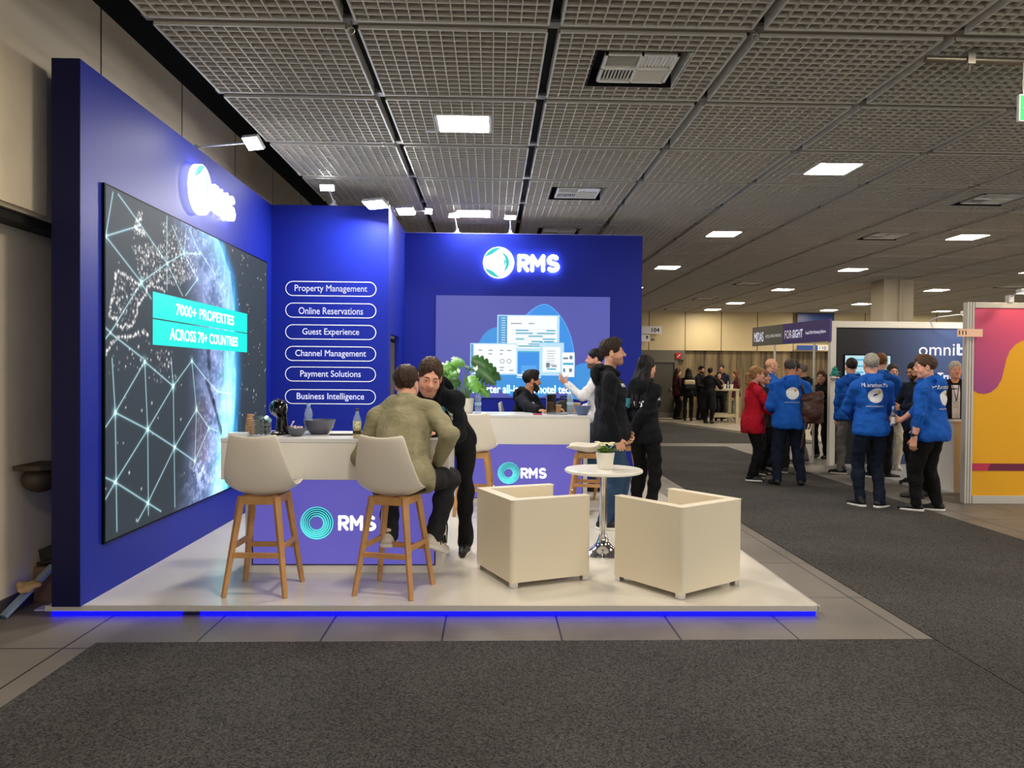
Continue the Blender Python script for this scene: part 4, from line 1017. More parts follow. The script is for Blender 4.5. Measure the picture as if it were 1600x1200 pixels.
nt.links.new(tc.outputs['Object'], mp.inputs['Vector']); nt.links.new(mp.outputs[0], gr.inputs[0])
mr = nt.nodes.new('ShaderNodeMapRange'); mr.inputs['From Min'].default_value = 1.0; mr.inputs['From Max'].default_value = 2.6; nt.links.new(gr.outputs[0], mr.inputs['Value']); nt.links.new(mr.outputs[0], cr.inputs['Fac'])
cr.color_ramp.elements[0].color = lin(132, 58, 132); cr.color_ramp.elements[1].color = lin(240, 84, 112); nt.links.new(cr.outputs[0], pb.inputs['Base Color'])
MB().box((.10, .02, .10), (2.55, .06, 2.43)).build('print_yellow', mat('print yellow', (236, 172, 8), .5), t)
Wv = [(.102, 2.43), (.102, 1.41), (.16, 1.375), (.24, 1.365), (.32, 1.385), (.40, 1.45), (.455, 1.55), (.485, 1.68), (.51, 1.80), (.55, 1.90), (.62, 1.98), (.70, 2.03), (.95, 2.10), (1.3, 2.12), (2.55, 2.43)]
MB().prism(Wv, 0, .004, 0, FRONT(0, .02, 0)).build('print_wave', pm, t)
MB().box((.10, .014, .41), (2.55, .02, .50)).build('stripe', mat('print maroon', (112, 26, 62), .5), t); MB().prism([(.10, .41), (.29, .41), (.33, .50), (.10, .50)], 0, .002, 0, FRONT(0, .0135, 0)).build('stripe_accent', mat('print rose', (196, 48, 84), .5), t)
tag(MB().box((5.972, 9.62, 0), (6.06, 9.68, 2.42)).build('side_post', wht), 'white post standing behind the aluminium frame of the wave artwork wall', 'post')
t = thing('stand_sign', 'peach sign with the number 111 fixed beside the wave artwork wall', 'sign', (5.74, 9.40, 2.07))
MB().box((0, 0, 0), (.31, .02, .095)).build('board', mat('sign peach', (250, 206, 176), .5), t); put_text(MB(), '111', FRONT(.06, -.002, .05), .09, .05, .02).build('lettering', mat('sign brown', (90, 40, 30), .5), t)
t = thing('spot_lamp', 'warm spotlight clamped on top of the wave artwork wall', 'lamp', (6.42, 9.44, 2.5))
MB().box((-.03, -.02, 0), (.03, .06, .09)).tube([(0, 0, .07), (-.02, -.22, .12)], .008, 8).build('clamp', lm, t); MB().box((-.06, -.28, .09), (.04, -.18, .14)).build('head', lm, t, bevel=.005)
MB().add([(-.055, -.275, .089), (.035, -.275, .089), (.035, -.185, .089), (-.055, -.185, .089)], [(3, 2, 1, 0)]).build('lens', mat('warm lens', (255, 226, 170), .4, emit=30, ecol=(255, 222, 160)), t)
# black stand with the company lettering
bw = bpy.data.materials.new('print night'); bw.use_nodes = True; nt = bw.node_tree; pb = nt.nodes['Principled BSDF']; pb.inputs['Roughness'].default_value = .55
tc = nt.nodes.new('ShaderNodeTexCoord'); sp = nt.nodes.new('ShaderNodeSeparateXYZ'); mr = nt.nodes.new('ShaderNodeMapRange'); mr.inputs['From Min'].default_value = .5; mr.inputs['From Max'].default_value = 1.9; cr = nt.nodes.new('ShaderNodeValToRGB')
nt.links.new(tc.outputs['Object'], sp.inputs[0]); nt.links.new(sp.outputs[0], mr.inputs['Value']); nt.links.new(mr.outputs[0], cr.inputs['Fac']); nt.links.new(cr.outputs[0], pb.inputs['Base Color'])
cr.color_ramp.elements[0].color = lin(22, 24, 34); cr.color_ramp.elements[1].color = lin(70, 90, 140)
t = thing('display_wall', 'black stand wall with white lowercase company lettering under a white header', 'display wall', (5.95, 13.4, 0))
MB().box((.06, .02, 0), (3.6, .08, 2.45)).build('panel', bw, t); MB().box((.0, -.01, 2.42), (3.6, .10, 2.53)).build('header', wht, t); MB().box((-.035, -.03, 0), (.06, .08, 2.53)).build('post', wht, t)
put_text(MB(), 'omni', FRONT(1.87, .017, 2.045), .64, .205, -.008).build('lettering', let_w, t); put_text(MB(), 'b', FRONT(2.31, .017, 2.05), .17, .21, .035).build('lettering', let_w, t)
put_text(MB(), 'e Trus', FRONT(1.985, .017, 1.575), .44, .135, .03).build('lettering', let_w, t)
MB().box((.22, .0, 1.05), (1.05, .02, 1.95)).build('monitor', mat('screen black', (0, 0, 0)), t)
o = MB(); o.box((.235, -.004, 1.07), (1.035, 0, 1.93), 0)
for k in range(5): o.box((.62, -.007, 1.84 - .11*k), (.98, -.003, 1.90 - .11*k), 1 + k % 2); o.box((.28, -.007, 1.84 - .11*k), (.56, -.003, 1.87 - .11*k), 2)
o.build('monitor_picture', [em('monitor pale', (186, 226, 240), .9), em('monitor yellow', (236, 226, 90), .9), em('monitor cyan', (80, 180, 220), .9)], t)
t = thing('spot_lamp', 'white arm spotlight over the black stand wall lettering', 'lamp', (8.02, 13.4, 2.53))
MB().tube([(-.35, 0, .02), (-.3, -.2, .07), (.1, -.5, .12)], .014, 8).build('arm', lm, t); MB().box((-.05, -.62, .09), (.4, -.4, .16)).build('head', wht, t, bevel=.01)
MB().add([(-.03, -.6, .089), (.38, -.6, .089), (.38, -.42, .089), (-.03, -.42, .089)], [(3, 2, 1, 0)]).build('lens', mat('cool lens', (255, 255, 255), .4, emit=24), t)
tag(MB().box((6.0, 10.15, 0), (9.5, 13.38, .03)).build('stand_floor', mat('stand floor grey', (168, 170, 172), .35)), 'pale grey floor sheet of the black-walled stand', 'floor sheet')
t = thing('counter', 'plain white stand counter in front of the grey-haired man with a lanyard', 'counter', (6.18, 10.16, .03)); MB().box((0, 0, 0), (.8, .45, .93)).build('cabinet', wht, t); MB().box((-.01, -.01, .93), (.81, .46, .955)).build('worktop', wht, t, bevel=.003)
# fascia of the next stand
A = Vector((5.905, 13.36, 0)); B = Vector((5.51, 16.2, 0)); L = (B-A).length
t = thing('fascia_board', 'long stand name board, grey and purple halves, seen at a slant', 'name board', (A.x, A.y, 2.178)); t.rotation_euler = (0, 0, math.atan2((B-A).y, (B-A).x))
hl = L*.56
MB().box((0, -.02, 0), (hl, .02, .39)).build('purple_board', mat('fascia purple', (78, 66, 132), .5), t); MB().box((hl, -.02, 0), (L, .02, .39)).build('grey_board', mat('fascia grey', (100, 98, 92), .5), t)
FB = lambda x, z: T(x, .022, z) @ rot(0, 0, pi) @ rot(pi/2, 0, 0)
for tx, x, z, w, h, b, mm in (('FOR-', hl*.86, .18, .30, .16, -.012, let_w), ('SIGHT', hl*.66, .18, .36, .16, .02, let_w), ('Hotel CRM & Marketing Platform', hl*.28, .17, .66, .075, .015, let_w), ('MIDAS', L*.90, .18, .40, .20, .012, let_w), ('HOTEL & TRAVEL MARKETING', L*.69, .18, .62, .06, .0, let_w)):
    put_text(MB(), tx, FB(x, z), w, h, b).build('lettering', mm, t)
for q, wd in ((.18*L, 'nearer'), (.68*L, 'farther')):
    P = A + (B-A).normalized()*q; tag(MB().lathe([(.022, 0), (.022, 2.178)], 12, 0, T(P.x, P.y, 0)).build('support_post', wht), '%s white post under the slanted stand name board' % wd, 'post')
t = thing('plush_toy', 'teal plush toy sitting on the white post edge of the black wall', 'plush toy', (5.955, 13.30, 1.56))
V, Q = solid([el((0, 0, .09), (.085, .07, .085), k=.03), el((0, -.01, .19), (.06, .06, .055), k=.03), rc((.05, 0, .06), (.13, 0, .03), .03, .015, k=.02), rc((-.05, 0, .06), (-.12, -.02, .03), .03, .02, k=.02), el((0, -.03, .25), (.02, .02, .025), k=.015), rc((.06, -.02, .13), (.14, -.03, .10), .02, .014)], .01); raw_mesh('plush_body', V*.68, Q, mat('plush teal', (44, 140, 126), .8), t)
tag(MB().box((5.9, 13.25, 1.53), (6.02, 13.37, 1.555)).build('shelf_bracket', wht), 'tiny white bracket on the post carrying the teal plush toy', 'bracket')
# far high table and extinguisher
pine = mat('pale timber', (196, 182, 146), .55, noise=(6, .1))
t = thing('high_table', 'square pale timber high table with open frame among the far people', 'high table', (7.45, 24.9, .03))
MB().box((-.45, -.45, 1.03), (.45, .45, 1.09)).build('table_top', pine, t)
for sx in (-1, 1):
    for sy in (-1, 1): MB().box((sx*.39-.05, sy*.39-.05, 0), (sx*.39+.05, sy*.39+.05, 1.03)).build('leg', pine, t)
for sy in (-1, 1): MB().box((-.39, sy*.39-.03, .18), (.39, sy*.39+.03, .29)).build('rail', pine, t)
for sx in (-1, 1): MB().box((sx*.39-.03, -.36, .18), (sx*.39+.03, .36, .29)).build('rail', pine, t)
for k, (dx, dy) in enumerate(((.02, -.25), (.3, -.1))): 
    c = cup('white paper cup on the far high table, %s' % ('left one' if k == 0 else 'right one'), (7.45 + dx, 24.9 + dy, 1.12), 1.6, None, None, cupw)
water_bottle('white-capped bottle on the far high table', (7.62, 24.75, 1.12), 1.1)
t = thing('fire_extinguisher', 'red fire extinguisher standing against the far timber wall', 'fire extinguisher', (6.72, 27.2, .75)); MB().lathe([(.09, 0), (.1, .03), (.1, .5), (.04, .6), (.03, .66)], 20).build('cylinder', mat('fire red', (0, 0, 0)), t, True); MB().box((-.04, -.1, .62), (.04, .06, .7)).build('valve', sk, t)
tag(MB().box((6.5, 27.0, .66), (6.95, 27.45, .745)).box((6.52, 27.02, .03), (6.58, 27.08, .66)).box((6.87, 27.02, .03), (6.93, 27.08, .66)).box((6.52, 27.38, .03), (6.58, 27.44, .66)).box((6.87, 27.38, .03), (6.93, 27.44, .66)).build('side_table', pine), 'small pale table under the red extinguisher', 'table')
# ================================================================== PEOPLE
Z3 = np.array([0, 0, 1.0])
def nrm(v): v = np.asarray(v, float); return v/max(np.linalg.norm(v), 1e-9)
def RX(a): a = radians(a); return np.array([[1,0,0],[0,cos(a),-sin(a)],[0,sin(a),cos(a)]])
def RY(a): a = radians(a); return np.array([[cos(a),0,sin(a)],[0,1,0],[-sin(a),0,cos(a)]])
def RZ(a): a = radians(a); return np.array([[cos(a),-sin(a),0],[sin(a),cos(a),0],[0,0,1]])
def ik(a, b, l1, l2, pole):
    """middle joint of a two-bone limb from a to b, bending towards pole; b is pulled in when out of reach"""
    a = np.asarray(a, float); b = np.asarray(b, float); d = b - a; L = np.linalg.norm(d)
    if L > (l1+l2)*.995: b = a + d/L*(l1+l2)*.995; L = (l1+l2)*.995
    u = nrm(b-a); x = (l1*l1 - l2*l2 + L*L)/(2*L); h = math.sqrt(max(l1*l1 - x*x, 0))
    p = np.asarray(pole, float); p = nrm(p - u*(p @ u))
    return a + u*x + p*h, b
SKIN = {}
def skin(tone):
    c = {'fair': (214, 160, 132), 'pink': (222, 164, 140), 'tan': (186, 130, 98), 'olive': (196, 142, 110)}[tone]
    return mat('skin ' + tone, c, .5, noise=(30, .06))
lipm = mat('lips', (176, 108, 96), .5); eyew = mat('eye white', (226, 222, 216), .25); eyed = mat('iris', (40, 30, 24), .2)
def cloth(n, c, r=.85): return mat('cloth ' + n, c, r, noise=(14, .10), bump=(240, .12), fold=.34, spec=.25)

def hand_prims(w, f, n, side, s=1.0, curl=25, spread=1.0, thumb=1.0):
    """wrist point, finger direction, palm normal, side +1 right / -1 left"""
    f = nrm(f); n = np.asarray(n, float); n = nrm(n - f*(n @ f)); t = -np.cross(n, f)*side
    w = np.asarray(w, float); P = []
    cu = curl if isinstance(curl, (list, tuple)) else [curl]*4
    for i, (ac, ln, fl) in enumerate(((.031, .088, .070), (.011, .092, .078), (-.010, .088, .072), (-.029, .080, .056))):
        kn = w + (f*ln + t*ac)*s
        P.append(rc(w + t*ac*.55*s, kn, .015*s, .0115*s, k=.014))
        d = nrm(f + t*ac*3.0*spread); p = kn; r = .0098*s
        for q, (fr, cm_) in enumerate(((.46, .8), (.30, 1.1), (.24, .8))):
            a = radians(cu[i]*cm_); d = nrm(d*cos(a) + n*sin(a)); n2 = n
            e = p + d*fl*fr*1.05*s; P.append(rc(p, e, r, r*.9, k=.004)); p = e; r *= .9
            nn = n - d*(n @ d); n = nrm(nn) if np.linalg.norm(nn) > .1 else n
        n = nrm(np.cross(f, t)*side*-1) if False else nrm(np.asarray(n2, float))
        n = nrm(np.cross(t, f)*side) if (np.cross(t, f)*side) @ np.asarray(n2) > -2 else n
    n = nrm(np.cross(t, f)*side)
    b = w + (f*.022 + t*.022)*s; d = nrm(f*.72 + t*.75*thumb + n*.30)
    e = b + d*.044*s; P.append(rc(b, e, .0145*s, .0115*s, k=.012)); d = nrm(d + f*.35 + n*.15); P.append(rc(e, e + d*.034*s, .011*s, .009*s, k=.004))
    return P

def person(label, loc, rz, H=1.78, build=1.0, lean=0, side=0, twist=0, head=(0, 0, 0), nf=.18, pelvis=None, feet=None, knees=None, foot_yaw=(0, 0),
           hands=None, elbows=None, hand_dir=None, palm=None, curl=25, spread=1.0, tone='fair', top=None, topname='hoodie', hood=True, sleeve=1.0, hem=.0, legs=None, shoe=None, sole=None,
           hair='short', hairc=(50, 36, 26), beard=None, glasses=None, res='mid', woman=False, slim=1.0, collar=None, coat=False, headscale=1.0, gaze=0, hips=1.0, open_hair=None, hood_up=0):
    s = H/1.78; hb, hh, hd, hcl = {'near': (.018, .0045, .0042, .0095), 'mid': (.026, .0062, .0065, .013), 'far': (.032, .011, .009, .020)}[res]
    t = thing('person', label, 'person', loc, rz)
    sh = .185*build*(.88 if woman else 1.0)*s; hw = .092*s
    P = np.array(pelvis if pelvis is not None else (0, 0, .955*s), float)
    RS = RZ(twist*.5) @ RY(side) @ RX(-lean*.75); RT = RZ(twist) @ RY(side) @ RX(-lean)
    waist = P + RS @ np.array([0, 0, .15])*s; chest = P + RS @ np.array([0, .0, .15])*s + RT @ np.array([0, .0, .18])*s
    neck = chest + RT @ np.array([0, -.012, .205])*s
    RH = RZ(head[0]) @ RX(-head[1]) @ RY(head[2])
    nk = nrm(RT @ np.array([0, nf, 1]) + Z3*.6)
    HC = neck + nk*.128*s + RH @ np.array([0, .030, .055])*s*headscale
    hs = s*headscale
    def hp(x, y, z): return HC + RH @ np.array([x, y, z])*hs
    def he(c, r, k=.02, op=1, R=None): return el(hp(*c), np.array(r)*hs, RH if R is None else RH @ R, k*hs, op)
    def hr(a, b, ra, rb=None, k=.015, op=1): return rc(hp(*a), hp(*b), ra*hs, (rb if rb else ra)*hs, k*hs, op)
    fw = .92 if woman else 1.0
    face = [he((0, -.018, .040), (.076*fw, .096, .088)), he((0, .020, -.030), (.062*fw, .074, .088), .03), he((0, .062, -.092), (.028*fw, .026, .024), .03),
            he((.040, .052, -.035), (.028, .030, .035), .02), he((-.040, .052, -.035), (.028, .030, .035), .02), hr((-.046, -.005, -.065), (-.018, .062, -.095), .022, .018, .03), hr((.046, -.005, -.065), (.018, .062, -.095), .022, .018, .03),
            hr((-.034, .078, .022), (.034, .078, .022), .014, None, .018), hr((0, .088, .012), (0, .112, -.026), .0085, .0135, .012), he((.012, .100, -.030), (.011, .011, .009), .008), he((-.012, .100, -.030), (.011, .011, .009), .008),
            he((.032, .098, .004), (.019, .016, .012), .012, -1), he((-.032, .098, .004), (.019, .016, .012), .012, -1), he((.032, .079, .003), (.016, .013, .012), .008), he((-.032, .079, .003), (.016, .013, .012), .008),
            hr((.019, .089, .0105), (.045, .084, .0100), .0052, None, .004), hr((-.019, .089, .0105), (-.045, .084, .0100), .0052, None, .004), hr((.021, .087, -.0075), (.043, .083, -.0070), .0042, None, .004), hr((-.021, .087, -.0075), (-.043, .083, -.0070), .0042, None, .004),
            hr((-.020, .086, -.060), (.020, .086, -.060), .0075, None, .008), hr((-.016, .085, -.070), (.016, .085, -.070), .0085, None, .008), hr((-.022, .097, -.0645), (.022, .097, -.0645), .0028, None, .004, -1)]
    for q in (-1, 1): face += [he((q*.077*fw, -.012, -.006), (.010, .022, .033), .008, 1, RZ(q*-18)), he((q*.086*fw, -.006, -.004), (.006, .010, .018), .004, -1)]
    neckp = rc(neck - RT @ np.array([0, -.0, .06])*s, hp(0, -.022, -.055), .060*s*(.85 if woman else 1), .054*s*(.84 if woman else 1), k=.03)
    # torso and limbs
    def up_(c, v): return c + RT @ np.array(v)*s
    SHL = [up_(neck, (q*(sh/s - .006), .005, -.078)) for q in (-1, 1)]
    b = build*slim; ww = (.88 if woman else 1.0)
    def torso(g):
        o = [el(P + RS @ np.array([0, -.005, .03])*s, np.array([.168*b*hips + g, .118*b + g, .125 + g])*s, RS, .05), el(waist, np.array([.152*b*ww + g, .108*b + g, .15 + g])*s, RS, .06),
             el(chest, np.array([.172*build*ww + g, .112*b + g, .175 + g])*s, RT, .06), rc(SHL[0], SHL[1], (.052 + g*.5)*s, k=.05), rc(up_(neck, (-.045, -.012, .008)), SHL[0], (.054 + g*.5)*s, (.048 + g*.5)*s, k=.04), rc(up_(neck, (.045, -.012, .008)), SHL[1], (.054 + g*.5)*s, (.048 + g*.5)*s, k=.04), el(up_(neck, (0, -.025, -.02)), np.array([.072 + g*.5, .062 + g*.5, .05])*s, RT, .03)]
        if woman: o += [el(up_(chest, (q*.065, .085, -.01)), np.array([.07 + g, .062 + g, .068 + g])*s, RT, .03) for q in (-1, 1)]
        return o
    l1, l2 = .295*s, .262*s
    dh = [(-.26, .06, .80), (.26, .06, .80)]
    W = []; E = []
    for i, q in enumerate((-1, 1)):
        tg = np.array((hands[i] if hands and hands[i] is not None else np.array(dh[i])*s), float)
        pole = (elbows[i] if elbows and elbows[i] is not None else (q*.35, -1, -.2))
        e, w = ik(SHL[i], tg, l1, l2, pole); E.append(e); W.append(w)
    HIP = [P + RS @ np.array([q*hw, 0, -.03*s]) for q in (-1, 1)]
    FT = []; KN = []
    for i, q in enumerate((-1, 1)):
        tg = np.array(feet[i][:3] if feet is not None else (q*.105*s, -.02, .085*s), float)
        pole = knees[i] if knees else (q*.12, 1, 0)
        kx, ft = ik(HIP[i], tg, .435*s, .425*s, pole); KN.append(kx); FT.append(ft)
    arms = lambda g, m=1.0: sum([[rc(SHL[i], E[i], (.050*b + g)*s, (.041*b + g)*s, k=.03), rc(E[i], E[i] + (W[i]-E[i])*m, (.042*b + g)*s, (.030 + g*.8 + .006*(1-m))*s, k=.02)] for i in (0, 1)], [])
    legp = lambda g, gl: sum([[rc(HIP[i], KN[i], (.084*b*hips + g)*s, (.058*b + g)*s, k=.03), rc(KN[i], KN[i] + (FT[i]-KN[i])*.35, (.056*b + g)*s, (.056*b + g)*s, k=.03), rc(KN[i] + (FT[i]-KN[i])*.35, FT[i], (.055*b + g)*s, (.042 + gl)*s, k=.03)] for i in (0, 1)], [])
    parts = [solid(face + [neckp], hh), solid(torso(-.022) + arms(-.008) + legp(-.006, -.006) + [rc(up_(neck, (0, 0, -.10)), up_(neck, (0, 0, -.03)), .05*s)] + [rc(FT[i], FT[i] + RZ(foot_yaw[i]) @ np.array([0, .12, -.055])*s, .026*s, .020*s) for i in (0, 1)], hb)]
    for i, q in enumerate((-1, 1)):
        fd = nrm(W[i]-E[i]) if not (hand_dir and hand_dir[i] is not None) else nrm(hand_dir[i])
        pn = palm[i] if palm and palm[i] is not None else (-q, .1, 0)
        cu = curl[i] if isinstance(curl, (list, tuple)) and len(curl) == 2 else curl
        parts.append(solid([rc(E[i] + (W[i]-E[i])*.15, W[i], .040*b*s, .027*s, k=.015)] + hand_prims(W[i] + fd*.004, fd, pn, q, s*(.92 if woman else 1.02), cu, spread), hd))
    V, Q = join(parts)
    fc = V[Q].mean(1); lc = (fc - HC) @ RH / hs
    x_, y_, z_ = lc.T
    lip = ((x_/.023)**2 + ((z_ + .0645)/.0105)**2 < 1) & (y_ > .082)
    mi = lip.astype(int)
    stub = bool(beard) and beard[0] == 'stubble'
    if stub: mi[(~lip) & (np.abs(x_) < .075) & (y_ > -.005) & (z_ > -.135) & ((z_ < -.050 - .10*np.clip(np.abs(x_) - .02, 0, .02) + .25*np.clip(.04 - y_, 0, .04)) | ((np.abs(x_) < .026) & (y_ > .088) & (z_ < -.043)))] = 2
    raw_mesh('body', V, Q, [skin(tone), lipm] + ([mat('stubble %d %d %d' % beard[1], beard[1], .6, noise=(300, .3))] if stub else []), t, True, mi)
    # eyes
    e = MB()
    for q in (-1, 1):
        c = hp(q*.032, .0815, .003); dd = RH @ nrm((gaze*.3, 1, -.06))
        e.ball(tuple(c), .0115*hs, 12, 0); e.ball(tuple(c + dd*.0064*hs), .0066*hs, 10, 1)
    e.build('eyes', [eyew, eyed], t, True)
    hm = mat('hair %d %d %d' % hairc, hairc, .62, noise=(60, .35), bump=(170, .35), spec=.3)
    br = MB()
    for q in (-1, 1): br.tube([tuple(hp(q*x, y, z)) for x, y, z in ((.014, .0935, .022), (.030, .094, .027), (.046, .084, .021))], [.003*hs, .0038*hs, .002*hs], 6)
    br.build('eyebrows', hm, t, True)
    hn = (.0028, 95, 3) if res != 'far' else None
    if hair:
        up = {'short': .010, 'crop': .006, 'thick': .013, 'wavy': .024, 'long': .014, 'ponytail': .012, 'fringe': .012}[hair]
        hp_ = [he((0, -.020, .046), (.078*fw + up*.7, .098 + up, .086 + up), .01)]
        if hair in ('thick', 'wavy'): hp_.append(he((0, .03, .105), (.06, .055, .035 + up*.4), .03))
        if hair == 'fringe': hp_.append(he((.01, .058, .088), (.052, .03, .026), .02))
        # clear the face, the ears and the nape
        hp_ += [bx(hp(0, .135, -.01), np.array([.2, .075, .078])*hs, RH @ RX(-14), .0, .01*hs, -1), bx(hp(0, .06, -.09), np.array([.2, .075, .085])*hs, RH, .0, .008*hs, -1)]
        if hair not in ('long', 'ponytail'): hp_ += [bx(hp(0, -.1, -.135), np.array([.2, .2, .075])*hs, RH, .0, .012*hs, -1)] + [he((q*.085, -.010, -.008), (.03, .020, .034), .008, -1) for q in (-1, 1)]
        if hair == 'long':
            bk = RT @ np.array([0, -1, 0])
            for q in (-1, -.55, 0, .55, 1):
                a = hp(q*.066, -.055 + .015*abs(q), .02); m = neck + RT @ np.array([q*.085, -.095 + .03*abs(q), .03])*s; e_ = neck + RT @ np.array([q*.105 + .015, -.150 + .035*abs(q), -.27])*s
                hp_ += [rc(a, m, .040*hs, .036*hs, .03), rc(m, e_, .036*hs, .018*hs, .025)]
        if hair == 'ponytail':
            a = hp(0, -.11, .02); hp_ += [rc(a, hp(0, -.155, -.005), .022*hs, .03*hs, .012), rc(hp(0, -.155, -.005), hp(.0, -.165, -.12), .032*hs, .026*hs, .02), rc(hp(0, -.165, -.12), hp(.0, -.14, -.22), .026*hs, .010*hs, .02), he((0, -.05, -.035), (.062, .052, .04), .02)]
        V, Q = solid(hp_, hh*1.15, hn); raw_mesh('hair', V, Q, hm, t)
    if beard and not stub:
        bm_ = mat('hair %d %d %d' % beard[1], beard[1], .6, noise=(80, .35), bump=(200, .5)); g = {'full': .010, 'stubble': .0045, 'goatee': .004}[beard[0]]
        bp = [he((0, .018, -.048), (.062*fw + g, .072 + g, .068 + g), .01), he((0, .064, -.092), (.030 + g, .028 + g, .026 + g), .02), bx(hp(0, 0, .055), np.array([.2, .3, .075])*hs, RH @ RX(12), .0, .01*hs, -1), he((0, .095, -.062), (.027, .03, .013), .006, -1), bx(hp(0, -.10, -.05), np.array([.2, .085, .2])*hs, RH, .0, .01*hs, -1)]
        if beard[0] == 'full': bp.insert(2, hr((0, .072, -.105), (0, .068, -.135), .028, .016, .02))
        if beard[0] != 'goatee' or True: bp.append(he((0, .105, -.028), (.022, .03, .018), .006, -1))
        if beard[0] == 'goatee': bp += [he((q*.062, .02, -.03), (.03, .07, .06), .01, -1) for q in (-1, 1)]
        V, Q = solid(bp, hh*1.1, (.0015, 140, 5) if res != 'far' and beard[0] == 'full' else None); raw_mesh('beard', V, Q, bm_, t)
    if glasses:
        gm_ = mat('glasses frame', (24, 22, 24), .3); o = MB()
        for q in (-1, 1):
            o.tube([tuple(hp(q*.033 + .021*cos(a*pi/8), .108, .004 + .016*sin(a*pi/8))) for a in range(16)], .0022*hs, 6, closed=True)
            o.tube([tuple(hp(q*.054, .106, .008)), tuple(hp(q*.078, .06, .008)), tuple(hp(q*.082, -.005, .006))], .002*hs, 6)
        o.tube([tuple(hp(-.012, .110, .008)), tuple(hp(.012, .110, .008))], .002*hs, 6); o.build('glasses', gm_, t, True)
    # clothes
    fold = (.0050, 24, int(abs(loc[0]*100)) % 97) if res != 'far' else (.006, 18, 7)
    g = .017
    hemz = P[2] - (.085 + hem)*s
    up2 = torso(g) + arms(g, 1.0 if sleeve >= 1 else sleeve)
    if not coat:
        hc_ = P + RS @ np.array([0, -.003, -.03 - hem*.5])*s
        up2 += [el(hc_, np.array([.192*b*hips + g, .142*b + g, .13 + hem])*s, RS, .04), bx(P + RS @ np.array([0, 0, -.085 - hem - .25])*s, np.array([.6, .6, .25])*s, RS, 0, .012, -1)]
    else:
        for q in (-1, 1): up2.append(rc(P + RS @ np.array([q*.09, -.02, .02])*s, P + np.array([q*.15, -.05, -.42])*s, .12*s, .13*s, .06))
    if sleeve >= 1:
        for i in (0, 1): up2.append(rc(E[i] + (W[i]-E[i])*.90, E[i] + (W[i]-E[i])*.99, (.037 + g*.55)*s, (.036 + g*.4)*s, .006))
    if hood:
        ring = [up_(neck, v) for v in ((-.045, .085, -.020), (-.082, .02, .030), (-.068, -.065, .050), (0, -.100, .052), (.068, -.065, .050), (.082, .02, .030), (.045, .085, -.020))]
        for a, c in zip(ring[:-1], ring[1:]): up2.append(rc(a, c, .031*s, .031*s, .010))
        up2 += [el(up_(neck, (0, -.118, -.050)), np.array([.118, .050, .105])*s, RT @ RX(14), .012)]
    elif collar != 'none':
        ring = [up_(neck, v) for v in ((0, .068, -.012), (-.058, .035, .012), (-.062, -.02, .03), (0, -.068, .036), (.062, -.02, .03), (.058, .035, .012), (0, .068, -.012))]
        for a, c in zip(ring[:-1], ring[1:]): up2.append(rc(a, c, .014*s, .014*s, .012))
    V, Q = solid(up2, hcl, fold); topo = raw_mesh(topname, V, Q, top, t)
    bl = hcl*1.1
    lp = [el(P + RS @ np.array([0, -.008, .01])*s, np.array([.160*b*hips + .006, .112*b + .006, .11])*s, RS, .05)] + legp(.010, .020)
    V, Q = solid(lp, bl, (fold[0]*1.1, fold[1]*.9, fold[2] + 3)); raw_mesh('trousers', V, Q, legs, t)
    for i in (0, 1):
        yaw = RZ(foot_yaw[i]); a = FT[i]; pit = RX(feet[i][3]) if (feet is not None and len(feet[i]) > 3) else np.eye(3); A = yaw @ pit
        F3 = lambda x, y, z: a + A @ np.array([x, y, z])*s
        V, Q = solid([rc(F3(0, -.035, -.035), F3(0, .06, -.042), .043*s, .043*s, k=.02), rc(F3(0, .05, -.045), F3(0, .165, -.055), .044*s, .033*s, k=.02), rc(F3(0, -.01, -.01), F3(0, .0, .02), .048*s, .050*s, k=.02)], max(hh*1.1, .006)); sho = raw_mesh('shoe', V, Q, shoe, t)
        if sole is not None:
            V, Q = solid([rc(F3(0, -.04, -.067), F3(0, .06, -.067), .046*s, .047*s, k=.02), rc(F3(0, .06, -.067), F3(0, .150, -.067), .047*s, .036*s, k=.02), bx(F3(0, .05, -.067 + .1), np.array([.2, .3, .088])*s, A, 0, .004, -1), bx(F3(0, .05, -.067 - .1), np.array([.2, .3, .083])*s, A, 0, .004, -1)], max(hh*1.1, .006)); raw_mesh('sole', V, Q, sole, sho)
    return dict(t=t, top=topo, HC=HC, RH=RH, W=W, E=E, neck=neck, chest=chest, P=P, RT=RT, s=s, hp=hp, KN=KN, FT=FT)

def on_cloth(p, name, items, c, nrm_dir, up=(0, 0, 1), far=.3, lift=.003):
    """prints lying on a garment: flat shapes dropped onto its surface along -nrm_dir. items = [(verts2d, faces, material index)]"""
    top = p['top']; me = top.data
    bv = BVHTree.FromPolygons([v.co[:] for v in me.vertices], [tuple(q.vertices) for q in me.polygons])
    n = Vector(nrm(nrm_dir)); u = Vector(up); x = u.cross(n).normalized(); y = n.cross(x); c = Vector(c)
    for it in items:
        V, F, m = it[0], it[1], it[2]; nm = it[3] if len(it) > 3 else name
        mb = MB(); out = []
        for v in V:
            o = c + x*v[0] + y*v[1] + n*far
            h = bv.ray_cast(o, -n, far + .3)
            out.append(tuple((h[0] if h[0] is not None else o - n*far) + n*lift))
        mb.add(out, F); mb.build(nm, m, top, True)
def disc2d(r, n=24, rings=4, cx=0, cy=0):
    V = [(cx, cy)]; F = []
    for i in range(1, rings+1):
        for k in range(n): a = 2*pi*k/n; V.append((cx + r*i/rings*cos(a), cy + r*i/rings*sin(a)))
    for k in range(n): F.append((0, 1+k, 1+(k+1) % n))
    for i in range(rings-1):
        for k in range(n): l = (k+1) % n; F.append((1+i*n+k, 1+(i+1)*n+k, 1+(i+1)*n+l, 1+i*n+l))
    return V, F
